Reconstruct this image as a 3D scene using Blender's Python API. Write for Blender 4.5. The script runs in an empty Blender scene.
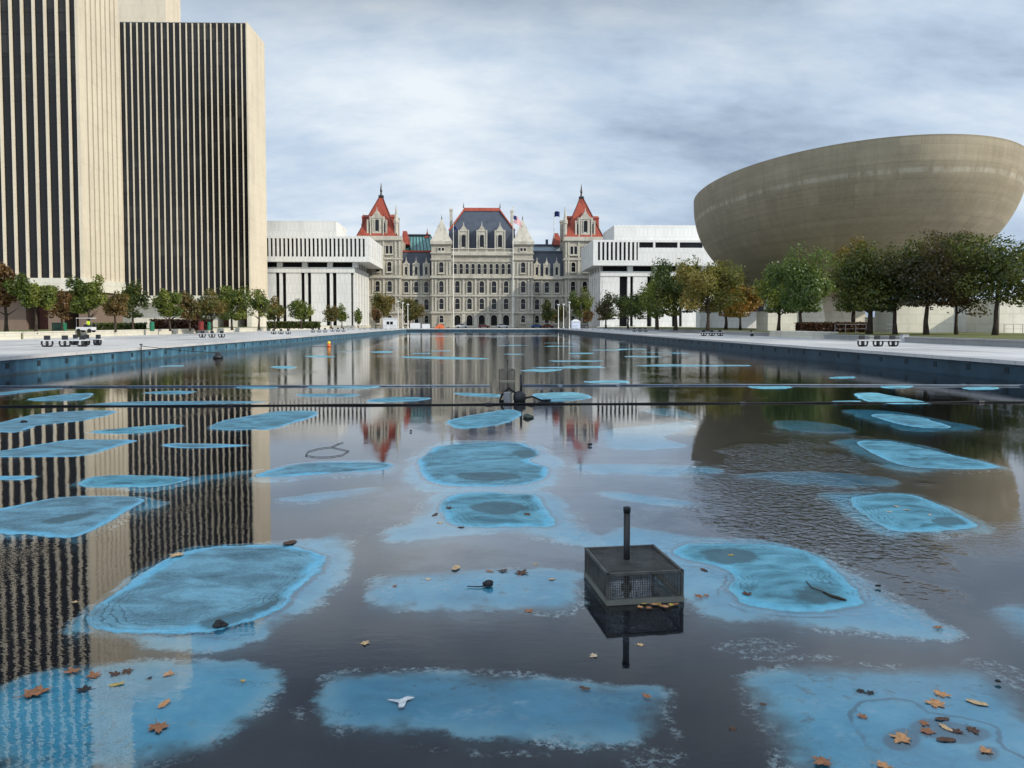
import bpy, bmesh, math, random
import numpy as np
from mathutils import Matrix, Vector
R = math.radians
random.seed(7); rng = np.random.default_rng(7)
scene = bpy.context.scene
COL = scene.collection

# ------------------------------------------------------------------ camera
F, CX, CY, H = 769.0, 512.0, 355.0, 2.46
_th = math.atan(31.5/F); _ps = math.atan(30*math.cos(_th)/F)
FWD = np.array([math.sin(_ps)*math.cos(_th), math.cos(_ps)*math.cos(_th), -math.sin(_th)])
RT = np.array([math.cos(_ps), -math.sin(_ps), 0.0]); UP = np.cross(RT, FWD)
EYE = np.array([0.0, 0.0, H])
cam = bpy.data.cameras.new('camera'); camo = bpy.data.objects.new('camera', cam); COL.objects.link(camo)
cam.sensor_width = 36; cam.lens = F/1024*36; cam.shift_y = (CY-384)/1024; cam.clip_start = 0.1; cam.clip_end = 6000
camo.matrix_world = Matrix(((RT[0], UP[0], -FWD[0], 0), (RT[1], UP[1], -FWD[1], 0), (RT[2], UP[2], -FWD[2], H), (0, 0, 0, 1)))
scene.camera = camo

def ray(x, y): return FWD + RT*(x-CX)/F + UP*(CY-y)/F
def gp(x, y, z=0.0):                       # point of the horizontal plane z seen at a pixel
    d = ray(x, y); t = (z-H)/d[2]; p = EYE+d*t; return float(p[0]), float(p[1])
def at(x, y, Y):                           # point at distance Y seen at a pixel
    d = ray(x, y); p = EYE+d*(Y/d[1]); return float(p[0]), float(p[1]), float(p[2])

# ------------------------------------------------------------------ sky, sun, exposure
SUN_AZ, SUN_EL = R(119), R(29)             # clockwise from +Y
world = bpy.data.worlds.new('World'); scene.world = world; world.use_nodes = True
nt = world.node_tree; nt.nodes.clear()
def wn(t, **k):
    n = nt.nodes.new(t)
    for a, b in k.items(): setattr(n, a, b)
    return n
L = nt.links.new
out = wn('ShaderNodeOutputWorld')
skyn = wn('ShaderNodeTexSky', sky_type='NISHITA', sun_disc=False, sun_elevation=SUN_EL, sun_rotation=SUN_AZ)
skyn.air_density = 1.0; skyn.dust_density = 1.5
bg1 = wn('ShaderNodeBackground'); bg1.inputs[1].default_value = 0.085; L(skyn.outputs[0], bg1.inputs[0])
tc = wn('ShaderNodeTexCoord')
sep = wn('ShaderNodeSeparateXYZ'); L(tc.outputs['Generated'], sep.inputs[0])
def wm(op, a, b=None, c=None):
    n = wn('ShaderNodeMath', operation=op)
    for i, v in enumerate((a, b, c)):
        if v is None: continue
        if isinstance(v, (int, float)): n.inputs[i].default_value = v
        else: L(v, n.inputs[i])
    return n.outputs[0]
zz = wm('ADD', wm('MAXIMUM', sep.outputs[2], 0.0), 0.42)
cx_, cy_ = wm('DIVIDE', sep.outputs[0], zz), wm('DIVIDE', sep.outputs[1], zz)
comb = wn('ShaderNodeCombineXYZ'); L(cx_, comb.inputs[0]); L(cy_, comb.inputs[1])
def wnoise(scale, detail, rough, off=(0, 0, 0), dist=0.0, sc=(1, 1, 1)):
    mp = wn('ShaderNodeMapping'); mp.inputs['Location'].default_value = off; mp.inputs['Scale'].default_value = sc
    L(comb.outputs[0], mp.inputs[0])
    n = wn('ShaderNodeTexNoise'); n.inputs['Scale'].default_value = scale; n.inputs['Detail'].default_value = detail
    n.inputs['Roughness'].default_value = rough; n.inputs['Distortion'].default_value = dist
    L(mp.outputs[0], n.inputs['Vector']); return n.outputs['Fac']
n1 = wnoise(1.0, 10, 0.58, (5.7, 2.9, 0), 0.1, (0.75, 1.35, 1))
n2 = wnoise(2.6, 9, 0.6, (2.3, 9.4, 0), 0.1, (0.7, 1.4, 1))
n3 = wnoise(0.45, 4, 0.5, (1.3, 7.9, 2))
mixn = wm('ADD', wm('MULTIPLY', n1, 0.6), wm('MULTIPLY', n2, 0.4))
rampC = wn('ShaderNodeValToRGB'); L(mixn, rampC.inputs[0])
cr = rampC.color_ramp; cr.elements[0].position = 0.40; cr.elements[0].color = (0.29, 0.38, 0.52, 1)
cr.elements[1].position = 0.605; cr.elements[1].color = (0.84, 0.91, 0.97, 1)
e = cr.elements.new(0.505); e.color = (0.56, 0.68, 0.83, 1)
def wsm(v, a, b, lo=0.0, hi=1.0):
    n = wn('ShaderNodeMapRange', interpolation_type='SMOOTHSTEP'); L(v, n.inputs[0])
    for i, q in zip((1, 2, 3, 4), (a, b, lo, hi)): n.inputs[i].default_value = q
    return n.outputs[0]
dim_sky = wm('MULTIPLY', wm('MULTIPLY', wsm(sep.outputs[2], .30, .46), wsm(sep.outputs[2], .90, .66)), wm('MULTIPLY', wsm(sep.outputs[1], .05, .45), wsm(sep.outputs[0], .55, .22)))  # sky dimmed high ahead of the view so the near water mirrors darker
fill_sky = wm('MAXIMUM', wsm(sep.outputs[2], .66, .92), wsm(sep.outputs[1], .05, -.45))  # added brightness overhead and behind the view, lighting the pool patches
lum = wm('ADD', wm('SUBTRACT', 1.0, wm('MULTIPLY', dim_sky, .52)), wm('MULTIPLY', fill_sky, .95))
bg2 = wn('ShaderNodeBackground'); L(lum, bg2.inputs[1]); L(rampC.outputs[0], bg2.inputs[0])
cov = wn('ShaderNodeMapRange'); L(n3, cov.inputs[0]); cov.inputs[1].default_value = 0.30; cov.inputs[2].default_value = 0.46
cov.inputs[3].default_value = 0.72; cov.inputs[4].default_value = 1.0
mx = wn('ShaderNodeMixShader'); L(cov.outputs[0], mx.inputs[0]); L(bg1.outputs[0], mx.inputs[1]); L(bg2.outputs[0], mx.inputs[2])
L(mx.outputs[0], out.inputs[0])

sun = bpy.data.lights.new('sun', 'SUN'); sun.energy = 3.9; sun.angle = R(0.6); sun.color = (1.0, 0.93, 0.80)
suno = bpy.data.objects.new('sun', sun); COL.objects.link(suno)
SD = Vector((math.sin(SUN_AZ)*math.cos(SUN_EL), math.cos(SUN_AZ)*math.cos(SUN_EL), math.sin(SUN_EL)))
suno.rotation_euler = SD.to_track_quat('Z', 'Y').to_euler(); suno.location = (60, -40, 80)
vs = scene.view_settings; vs.view_transform = 'Standard'; vs.look = 'None'; vs.exposure = 0.0; vs.gamma = 1.0
vs.use_curve_mapping = False
scene.cycles.max_bounces = 8; scene.cycles.transparent_max_bounces = 12

# ------------------------------------------------------------------ materials
class NT:
    def __init__(s, name):
        s.m = bpy.data.materials.new(name); s.m.use_nodes = True; s.t = s.m.node_tree; s.t.nodes.clear()
        s.out = s.n('ShaderNodeOutputMaterial')
    def n(s, t, **k):
        n = s.t.nodes.new(t)
        for a, b in k.items(): setattr(n, a, b)
        return n
    def l(s, a, b): s.t.links.new(a, b)
    def put(s, sock, v):
        if hasattr(v, 'is_output'): s.l(v, sock)
        else: sock.default_value = v
    def math(s, op, a, b=0.0, c=0.0, clamp=False):
        n = s.n('ShaderNodeMath', operation=op, use_clamp=clamp)
        for i, v in enumerate((a, b, c)): s.put(n.inputs[i], v)
        return n.outputs[0]
    def pos(s): return s.n('ShaderNodeNewGeometry').outputs['Position']
    def obj(s): return s.n('ShaderNodeTexCoord').outputs['Object']
    def noise(s, vec, scale, detail=4, rough=0.55, sc=(1, 1, 1), dist=0.0):
        mp = s.n('ShaderNodeMapping'); mp.inputs['Scale'].default_value = sc; s.l(vec, mp.inputs[0])
        n = s.n('ShaderNodeTexNoise'); n.inputs['Scale'].default_value = scale; n.inputs['Detail'].default_value = detail
        n.inputs['Roughness'].default_value = rough; n.inputs['Distortion'].default_value = dist
        s.l(mp.outputs[0], n.inputs['Vector']); return n.outputs['Fac']
    def ramp(s, f, stops):
        n = s.n('ShaderNodeValToRGB'); s.put(n.inputs[0], f); r = n.color_ramp
        while len(r.elements) < len(stops): r.elements.new(0.5)
        for e, (p, c) in zip(r.elements, stops):
            e.position = p; e.color = (c, c, c, 1) if isinstance(c, (int, float)) else (*c, 1)
        return n.outputs[0]
    def smooth(s, v, a, b, lo=0.0, hi=1.0):
        n = s.n('ShaderNodeMapRange', interpolation_type='SMOOTHSTEP'); s.put(n.inputs[0], v)
        for i, q in zip((1, 2, 3, 4), (a, b, lo, hi)): s.put(n.inputs[i], q)
        return n.outputs[0]
    def mix(s, f, a, b, mode='MIX'):
        n = s.n('ShaderNodeMix', data_type='RGBA', blend_type=mode); s.put(n.inputs[0], f)
        for k, v in ((6, a), (7, b)):
            s.put(n.inputs[k], (*v, 1) if isinstance(v, tuple) and len(v) == 3 else v)
        return n.outputs[2]
    def bump(s, h, strength, dist=0.02):
        b = s.n('ShaderNodeBump'); s.put(b.inputs['Strength'], strength); s.put(b.inputs['Distance'], dist); s.l(h, b.inputs['Height'])
        return b.outputs[0]
    def principled(s, col, rough=0.7, spec=0.3, metal=0.0, normal=None):
        p = s.n('ShaderNodeBsdfPrincipled')
        s.put(p.inputs['Base Color'], (*col, 1) if isinstance(col, tuple) and len(col) == 3 else col)
        s.put(p.inputs['Roughness'], rough); s.put(p.inputs['Specular IOR Level'], spec); s.put(p.inputs['Metallic'], metal)
        if normal is not None: s.l(normal, p.inputs['Normal'])
        s.l(p.outputs[0], s.out.inputs[0]); return p

def simple(name, c, rough=0.6, spec=0.3, metal=0.0, var=0.18, scale=3.0):
    t = NT(name); v = t.pos()
    f = t.noise(v, scale, 5, 0.6)
    a = tuple(min(1, x*(1-var)) for x in c); b = tuple(min(1, x*(1+var)) for x in c)
    t.principled(t.ramp(f, [(0.3, a), (0.7, b)]), rough, spec, metal); return t.m

def stone(name, c, stain=0.25, scale=0.12, streak=0.35, rough=0.75, block=None):
    t = NT(name); v = t.pos()
    f = t.noise(v, scale, 6, 0.6)
    g = t.noise(v, streak, 5, 0.6, (1, 1, 0.06))
    h = t.noise(v, 2.5, 4, 0.6)
    k = t.math('ADD', t.math('MULTIPLY', f, 0.4), t.math('ADD', t.math('MULTIPLY', g, 0.4), t.math('MULTIPLY', h, 0.2)))
    a = tuple(x*(1-stain*1.3) for x in c); b = tuple(min(1, x*(1+stain*0.6)) for x in c)
    col = t.ramp(k, [(0.34, a), (0.5, c), (0.68, b)])
    if block:
        bw, bh, bs = block
        mp = t.n('ShaderNodeMapping'); mp.inputs['Rotation'].default_value = (R(90), 0, 0)
        # brick courses on x and z; the same courses read on side faces through x+y
        sp = t.n('ShaderNodeSeparateXYZ'); t.l(v, sp.inputs[0]); cb = t.n('ShaderNodeCombineXYZ')
        t.l(t.math('ADD', sp.outputs[0], sp.outputs[1]), cb.inputs[0]); t.l(sp.outputs[2], cb.inputs[1])
        br = t.n('ShaderNodeTexBrick'); t.l(cb.outputs[0], br.inputs['Vector'])
        br.inputs['Scale'].default_value = 1.0; br.inputs['Brick Width'].default_value = bw; br.inputs['Row Height'].default_value = bh
        br.inputs['Mortar Size'].default_value = bh*0.07
        br.inputs['Color1'].default_value = (1, 1, 1, 1); br.inputs['Color2'].default_value = (0.82, 0.81, 0.80, 1); br.inputs['Mortar'].default_value = (0.6, 0.58, 0.55, 1)
        col = t.mix(bs, col, br.outputs[0], 'MULTIPLY')
    t.principled(col, rough, 0.25); return t.m

def tower_glass():
    t = NT('dark_tower_glass'); v = t.pos()
    sp = t.n('ShaderNodeSeparateXYZ'); t.l(v, sp.inputs[0]); cb = t.n('ShaderNodeCombineXYZ')
    t.l(t.math('ADD', sp.outputs[0], sp.outputs[1]), cb.inputs[0]); t.l(sp.outputs[2], cb.inputs[1])
    br = t.n('ShaderNodeTexBrick', offset=0.0); t.l(cb.outputs[0], br.inputs['Vector']); br.inputs['Scale'].default_value = 1.0
    br.inputs['Brick Width'].default_value = 1.95; br.inputs['Row Height'].default_value = 3.9; br.inputs['Mortar Size'].default_value = .08; br.inputs['Bias'].default_value = -.45
    br.inputs['Color1'].default_value = (.010, .009, .008, 1); br.inputs['Color2'].default_value = (.055, .050, .042, 1); br.inputs['Mortar'].default_value = (.02, .018, .015, 1)
    f = t.noise(v, .06, 3, .5)
    t.principled(t.mix(t.smooth(f, .42, .62), (.009, .008, .007), br.outputs[0]), .2, .22); return t.m
M = {}
M['tower'] = stone('tower_marble', (0.58, 0.505, 0.385), 0.16, block=(2.0, 3.9, .12))
M['glass_dark'] = tower_glass()
M['spandrel'] = simple('dark_spandrel', (0.016, 0.014, 0.012), 0.5, 0.2)
M['white_stone'] = stone('white_marble', (0.64, 0.635, 0.61), 0.13, block=(1.4, 3.2, .22))
M['cap_stone'] = stone('granite', (0.39, 0.36, 0.295), 0.34, 0.2, 0.6, block=(1.9, 0.62, .8))
M['cap_trim'] = stone('granite_trim', (0.43, 0.40, 0.335), 0.36, 0.3, 0.8)
M['cap_glass'] = simple('window_glass', (0.008, 0.009, 0.011), 0.15, 0.25, var=0.5, scale=0.4)
M['slate'] = stone('blue_slate', (0.055, 0.064, 0.085), 0.3, 0.25, 0.7, 0.55)
M['red_tile'] = stone('red_clay_tile', (0.27, 0.058, 0.036), 0.34, 0.3, 0.8)
M['copper'] = simple('green_copper_glass', (0.10, 0.26, 0.25), 0.3, 0.5, var=0.35, scale=0.25)
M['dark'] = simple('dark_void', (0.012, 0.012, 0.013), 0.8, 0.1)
M['black_iron'] = simple('black_iron', (0.012, 0.012, 0.014), 0.45, 0.4)
M['pole'] = simple('pale_painted_pole', (0.58, 0.56, 0.50), 0.45, 0.4)
M['bark'] = simple('bark', (0.055, 0.042, 0.032), 0.9, 0.1, var=0.4, scale=2.5)
M['bench'] = simple('bench_concrete', (0.42, 0.42, 0.42), 0.6, 0.3)
M['bench_dark'] = simple('bench_dark_metal', (0.018, 0.02, 0.024), 0.5, 0.3)
M['cream_wall'] = stone('cream_plaza_stone', (0.60, 0.565, 0.47), 0.16, 0.3, 0.8, block=(1.8, 1.2, .3))
M['grey_wall'] = stone('grey_plaza_stone', (0.30, 0.295, 0.285), 0.2)
M['brown_wall'] = stone('brown_base_stone', (0.17, 0.12, 0.09), 0.25)
M['brick_red'] = simple('brown_red_wall', (0.16, 0.07, 0.05), 0.8, 0.2)
M['green_paint'] = simple('green_paint', (0.012, 0.13, 0.07), 0.4, 0.4)
M['red_paint'] = simple('red_paint', (0.17, 0.02, 0.018), 0.4, 0.4)
M['orange'] = simple('orange_fabric', (0.55, 0.12, 0.04), 0.6, 0.3)
M['yellow'] = simple('yellow_plastic', (0.65, 0.42, 0.03), 0.45, 0.4)
M['hivis'] = simple('lime_fabric', (0.50, 0.72, 0.03), 0.7, 0.2)
M['white_paint'] = simple('white_paint', (0.55, 0.555, 0.56), 0.45, 0.4, var=0.08)
M['grey_metal'] = simple('grey_metal', (0.22, 0.22, 0.23), 0.4, 0.5, 0.6)
M['blue_paint'] = simple('blue_car_paint', (0.03, 0.07, 0.20), 0.3, 0.5)
M['skin'] = simple('skin', (0.45, 0.27, 0.19), 0.6, 0.3)
M['cloth_dark'] = simple('dark_cloth', (0.03, 0.035, 0.05), 0.9, 0.1)
M['rubber'] = simple('rubber', (0.015, 0.015, 0.015), 0.8, 0.2)
M['wire'] = simple('galvanised_wire', (0.07, 0.068, 0.062), 0.55, 0.4, 0.1, var=.5, scale=7)
M['rail_bar'] = simple('cage_base_rail', (0.14, 0.14, 0.12), 0.6, 0.3)
M['gutter'] = simple('grey_blue_pipe', (0.10, 0.13, 0.17), 0.5, 0.3, var=0.35, scale=1.5)
M['flag_blue'] = simple('flag_cloth_blue', (0.02, 0.03, 0.10), 0.8, 0.1)

def lawn_mat():
    t = NT('lawn'); v = t.pos()
    f = t.noise(v, 0.25, 5, 0.6); g = t.noise(v, 9, 3, 0.7)
    k = t.math('ADD', t.math('MULTIPLY', f, 0.6), t.math('MULTIPLY', g, 0.4))
    t.principled(t.ramp(k, [(0.3, (0.07, 0.085, 0.03)), (0.55, (0.14, 0.145, 0.06)), (0.72, (0.22, 0.195, 0.10))]), 0.9, 0.1,
                 normal=t.bump(g, 0.8, 0.06)); return t.m
M['lawn'] = lawn_mat()

def paving_mat():
    t = NT('plaza_paving'); v = t.pos()
    f = t.noise(v, 0.12, 6, 0.6); g = t.noise(v, 0.5, 5, 0.6, (1, 0.15, 1)); h = t.noise(v, 6, 4, 0.65)
    k = t.math('ADD', t.math('MULTIPLY', f, 0.45), t.math('ADD', t.math('MULTIPLY', g, 0.35), t.math('MULTIPLY', h, 0.2)))
    br = t.n('ShaderNodeTexBrick'); t.l(v, br.inputs['Vector']); br.offset = 0.0
    br.inputs['Scale'].default_value = 1.0; br.inputs['Brick Width'].default_value = 1.5; br.inputs['Row Height'].default_value = 1.5
    br.inputs['Mortar Size'].default_value = 0.025
    br.inputs['Color1'].default_value = (1, 1, 1, 1); br.inputs['Color2'].default_value = (0.9, 0.9, 0.91, 1); br.inputs['Mortar'].default_value = (0.62, 0.61, 0.6, 1)
    col = t.ramp(k, [(0.34, (0.36, 0.36, 0.37)), (0.5, (0.50, 0.49, 0.48)), (0.66, (0.60, 0.585, 0.56))])
    t.principled(t.mix(1.0, col, br.outputs[0], 'MULTIPLY'), t.ramp(k, [(0.40, 0.28), (0.6, 0.6)]), 0.4); return t.m
M['paving'] = paving_mat()
M['ground'] = simple('city_ground', (0.17, 0.165, 0.155), 0.85, 0.2, var=0.25, scale=0.05)
M['road'] = simple('asphalt', (0.05, 0.05, 0.052), 0.85, 0.25, var=0.25, scale=0.6)

def pool_wall_mat():
    t = NT('blue_pool_wall'); v = t.pos()
    f = t.noise(v, 0.8, 6, 0.62); g = t.noise(v, 1.6, 5, 0.6, (1, 1, 0.25))
    sp = t.n('ShaderNodeSeparateXYZ'); t.l(v, sp.inputs[0])
    k = t.math('ADD', t.math('MULTIPLY', f, 0.5), t.math('MULTIPLY', g, 0.5))
    col = t.ramp(k, [(0.33, (0.015, 0.05, 0.08)), (0.5, (0.036, 0.11, 0.17)), (0.64, (0.085, 0.21, 0.29))])
    tide = t.smooth(t.math('ADD', sp.outputs[2], t.math('MULTIPLY', f, 0.12)), 0.10, 0.24, 0.8, 0.0)
    t.principled(t.mix(tide, col, (0.05, 0.075, 0.085)), 0.5, 0.35); return t.m
M['pool_wall'] = pool_wall_mat()
M['pool_wall_shaded'] = stone('shaded_pool_wall', (0.022, 0.055, 0.082), .4, .4, .9, .5)  # right and far walls: the blue paint with shade darkened into its colour

def egg_mat():
    t = NT('egg_concrete'); v = t.pos()
    sp = t.n('ShaderNodeSeparateXYZ'); t.l(v, sp.inputs[0]); z = sp.outputs[2]
    f = t.noise(v, 0.045, 6, 0.6); bands = t.noise(v, 1.3, 4, 0.6, (0.015, 0.015, 1)); st = t.noise(v, 1.1, 5, 0.65, (1, 1, 0.06)); fine = t.noise(v, 2.6, 5, 0.7)
    k = t.math('ADD', t.math('MULTIPLY', f, 0.22), t.math('ADD', t.math('MULTIPLY', bands, 0.28), t.math('ADD', t.math('MULTIPLY', st, 0.22), t.math('MULTIPLY', fine, 0.20))))
    col = t.ramp(k, [(0.34, (0.215, 0.180, 0.120)), (0.5, (0.295, 0.250, 0.172)), (0.66, (0.385, 0.335, 0.245))])
    zz = t.math('ADD', z, t.math('MULTIPLY', f, 1.2))
    b1 = t.math('MULTIPLY', t.smooth(zz, 25.2, 25.5), t.smooth(zz, 26.3, 25.8))
    b1 = t.math('MULTIPLY', b1, t.smooth(st, 0.36, 0.6))
    col = t.mix(t.math('MULTIPLY', b1, 0.55), col, (0.46, 0.42, 0.33))
    lf = t.math('FRACT', t.math('MULTIPLY', z, 0.42)); ln = t.smooth(lf, 0.035, 0.0)
    col = t.mix(t.math('MULTIPLY', ln, 0.55), col, (0.15, 0.13, 0.09))
    an = t.math('ARCTAN2', t.math('SUBTRACT', sp.outputs[1], 161.3), t.math('SUBTRACT', sp.outputs[0], 74.6))
    vf = t.math('FRACT', t.math('MULTIPLY', an, 18.0)); vl = t.math('MULTIPLY', t.smooth(vf, .03, .0), t.smooth(t.noise(v, .3, 3), .40, .55))
    col = t.mix(t.math('MULTIPLY', vl, .45), col, (0.16, 0.135, 0.095))
    bd = t.n('ShaderNodeTexWhiteNoise', noise_dimensions='2D'); cb = t.n('ShaderNodeCombineXYZ')
    t.l(t.math('FLOOR', t.math('MULTIPLY', an, 18.0)), cb.inputs[0]); t.l(t.math('FLOOR', t.math('MULTIPLY', z, 0.42)), cb.inputs[1]); t.l(cb.outputs[0], bd.inputs['Vector'])
    col = t.mix(1.0, col, t.ramp(bd.outputs['Value'], [(0, .90), (1, 1.06)]), 'MULTIPLY')
    t.principled(col, 0.72, 0.3, normal=t.bump(fine, 0.3, 0.05)); return t.m
M['egg'] = egg_mat()

def leaf_mat():
    t = NT('foliage')
    a = t.n('ShaderNodeAttribute', attribute_name='leaf'); col = a.outputs['Color']
    d = t.n('ShaderNodeBsdfDiffuse'); t.l(col, d.inputs[0])
    tr = t.n('ShaderNodeBsdfTranslucent'); t.l(t.mix(0.3, col, (0.20, 0.19, 0.03)), tr.inputs[0])
    gl = t.n('ShaderNodeBsdfGlossy'); gl.inputs['Roughness'].default_value = 0.45; gl.inputs[0].default_value = (0.8, 0.8, 0.8, 1)
    m1 = t.n('ShaderNodeMixShader'); m1.inputs[0].default_value = 0.42; t.l(d.outputs[0], m1.inputs[1]); t.l(tr.outputs[0], m1.inputs[2])
    m2 = t.n('ShaderNodeMixShader'); m2.inputs[0].default_value = 0.03; t.l(m1.outputs[0], m2.inputs[1]); t.l(gl.outputs[0], m2.inputs[2])
    t.l(m2.outputs[0], t.out.inputs[0]); return t.m
M['leaf'] = leaf_mat()

# ------------------------------------------------------------------ mesh helpers
class MB:
    def __init__(s): s.v = []; s.f = []
    def add(s, vs, fs):
        o = len(s.v); s.v += [tuple(map(float, p)) for p in vs]; s.f += [tuple(i+o for i in q) for q in fs]; return s
    def box(s, x0, x1, y0, y1, z0, z1):
        return s.add([(x0, y0, z0), (x1, y0, z0), (x1, y1, z0), (x0, y1, z0), (x0, y0, z1), (x1, y0, z1), (x1, y1, z1), (x0, y1, z1)],
                     [(3, 2, 1, 0), (4, 5, 6, 7), (0, 1, 5, 4), (1, 2, 6, 5), (2, 3, 7, 6), (3, 0, 4, 7)])
    def frustum(s, a, z0, b, z1):          # a, b = (x0,x1,y0,y1)
        return s.add([(a[0], a[2], z0), (a[1], a[2], z0), (a[1], a[3], z0), (a[0], a[3], z0), (b[0], b[2], z1), (b[1], b[2], z1), (b[1], b[3], z1), (b[0], b[3], z1)],
                     [(3, 2, 1, 0), (4, 5, 6, 7), (0, 1, 5, 4), (1, 2, 6, 5), (2, 3, 7, 6), (3, 0, 4, 7)])
    def prism(s, poly, z0, z1):
        n = len(poly)
        return s.add([(x, y, z0) for x, y in poly]+[(x, y, z1) for x, y in poly],
                     [tuple(range(n))[::-1], tuple(range(n, 2*n))]+[(i, (i+1) % n, n+(i+1) % n, n+i) for i in range(n)])
    def xz(s, poly, y0, y1):               # outline in x,z pushed through y
        n = len(poly)
        return s.add([(x, y0, z) for x, z in poly]+[(x, y1, z) for x, z in poly],
                     [tuple(range(n)), tuple(range(n, 2*n))[::-1]]+[((i+1) % n, i, n+i, n+(i+1) % n) for i in range(n)])
    def ring_xz(s, outer, inner, y0, y1):
        n = len(outer); vs = []
        for y in (y0, y1):
            vs += [(x, y, z) for x, z in outer]+[(x, y, z) for x, z in inner]
        fs = []
        for i in range(n):
            j = (i+1) % n
            fs += [(i, j, n+j, n+i), (2*n+j, 2*n+i, 3*n+i, 3*n+j), (j, i, 2*n+i, 2*n+j), (n+i, n+j, 3*n+j, 3*n+i)]
        return s.add(vs, fs)
    def tube(s, pts, r, n=8, cap=True):
        pts = [Vector(p) for p in pts]; rs = r if isinstance(r, (list, tuple)) else [r]*len(pts)
        vs = []; ref = None
        for i, p in enumerate(pts):
            d = (pts[min(i+1, len(pts)-1)]-pts[max(i-1, 0)]).normalized()
            if ref is None: ref = Vector((0, 0, 1)) if abs(d.z) < 0.9 else Vector((1, 0, 0))
            a = d.cross(ref).normalized(); b = d.cross(a)
            ref = -b if b.length > 0 else ref
            ref = a.cross(d)
            for k in range(n):
                t = 2*math.pi*k/n; vs.append(p+a*math.cos(t)*rs[i]+b*math.sin(t)*rs[i])
        fs = [(i*n+k, i*n+(k+1) % n, (i+1)*n+(k+1) % n, (i+1)*n+k) for i in range(len(pts)-1) for k in range(n)]
        if cap: fs += [tuple(range(n))[::-1], tuple(range((len(pts)-1)*n, len(pts)*n))]
        return s.add(vs, fs)
    def lathe(s, prof, cx=0, cy=0, n=16):
        vs = [(cx+r*math.cos(2*math.pi*k/n), cy+r*math.sin(2*math.pi*k/n), z) for r, z in prof for k in range(n)]
        fs = [(i*n+k, i*n+(k+1) % n, (i+1)*n+(k+1) % n, (i+1)*n+k) for i in range(len(prof)-1) for k in range(n)]
        fs += [tuple(range(n))[::-1], tuple(range((len(prof)-1)*n, len(prof)*n))]
        return s.add(vs, fs)
    def data(s, name, mat, smooth=False):
        me = bpy.data.meshes.new(name); me.from_pydata(s.v, [], s.f); me.materials.append(mat)
        bm = bmesh.new(); bm.from_mesh(me); bmesh.ops.recalc_face_normals(bm, faces=bm.faces); bm.to_mesh(me); bm.free()
        if smooth: me.polygons.foreach_set('use_smooth', [True]*len(me.polygons))
        return me
    def build(s, name, mat, parent=None, smooth=False, bevel=0.0):
        return link(name, s.data(name, mat, smooth), parent, bevel)
def link(name, me, parent=None, bevel=0.0, loc=(0, 0, 0), rz=0.0):
    o = bpy.data.objects.new(name, me); COL.objects.link(o); o.location = loc; o.rotation_euler[2] = rz
    if parent is not None: o.parent = parent
    if bevel:
        b = o.modifiers.new('bevel', 'BEVEL'); b.width = bevel; b.segments = 2; b.limit_method = 'ANGLE'
    return o
def tag(o, label, cat, group=None):
    o['label'] = label; o['category'] = cat
    if group: o['group'] = group
    return o
def struct(o): o['kind'] = 'structure'; return o
def thing(name, label, cat, loc=(0, 0, 0), rz=0.0, group=None):
    o = bpy.data.objects.new(name, None); COL.objects.link(o); o.location = loc; o.rotation_euler[2] = rz
    o.empty_display_size = 0.2
    return tag(o, label, cat, group)
def copy_tree(o, parent=None):
    c = o.copy(); COL.objects.link(c)
    if parent is not None: c.parent = parent
    for ch in list(o.children): copy_tree(ch, c)
    return c
def rect_ring(mb, xo0, xo1, yo0, yo1, xi0, xi1, yi0, yi1, z):
    for a in ((xo0, xo1, yo0, yi0), (xo0, xo1, yi1, yo1), (xo0, xi0, yi0, yi1), (xi1, xo1, yi0, yi1)):
        mb.add([(a[0], a[2], z), (a[1], a[2], z), (a[1], a[3], z), (a[0], a[3], z)], [(0, 1, 2, 3)])

# ------------------------------------------------------------------ the setting: ground, deck, pool, water
PX, PY0, PY1, ZD = 22.6, 1.0, 232.0, 0.86
g = MB(); rect_ring(g, -2500, 2500, -2500, 2500, -23.4, 23.4, 0.2, 232.8, 0.80); struct(g.build('ground', M['ground']))
g = MB(); rect_ring(g, -130, 130, -80, 262, -23.0, 23.0, 0.6, 232.4, ZD); struct(g.build('plaza_paving', M['paving']))
g = MB().add([(-300, 264, .864), (300, 264, .864), (300, 284, .864), (-300, 284, .864)], [(0, 1, 2, 3)]); struct(g.build('road', M['road']))
g = MB()
for a in ((-23.1, -22.45), (22.45, 23.1)): g.box(a[0], a[1], PY0-.5, PY1+.5, ZD-.14, ZD+.03)
g.box(-22.45, 22.45, PY1-.15, PY1+.5, ZD-.14, ZD+.03); g.box(-22.45, 22.45, PY0-.5, PY0+.15, ZD-.14, ZD+.03)
struct(g.build('pool_coping', M['paving']))
for side in (-1, 1):
    w = thing('pool_wall', ('long sunlit blue pool wall with square inlets, under the left deck edge', 'long shaded dark blue pool wall under the right deck edge')[side > 0], 'pool wall', (side*PX, 0, 0))
    x0, x1 = sorted((0, side*.4))
    MB().box(x0, x1, PY0-.4, PY1+.4, -.3, ZD-.14).build('wall_face', M['pool_wall' if side < 0 else 'pool_wall_shaded'], w)
    rim = MB().box(-.035, .035, PY0, PY1, .60, .66).build('wall_ledge', M['pool_wall' if side < 0 else 'pool_wall_shaded'], w)
    nd = MB().box(-.02, .02, -.14, .14, .30, .57).data('inlet', simple('dark_blue_inlet', (.014, .026, .035), .7))
    for k in range(78): link('inlet', nd, w, 0, (0, 27+2.62*k, 0))
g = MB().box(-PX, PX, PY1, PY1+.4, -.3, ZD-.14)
tag(g.build('pool_wall', M['pool_wall_shaded']), 'short dark pool wall across the far end of the water', 'pool wall')
g = MB().box(-PX, PX, PY0-.4, PY0, -.3, ZD-.14)
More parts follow.
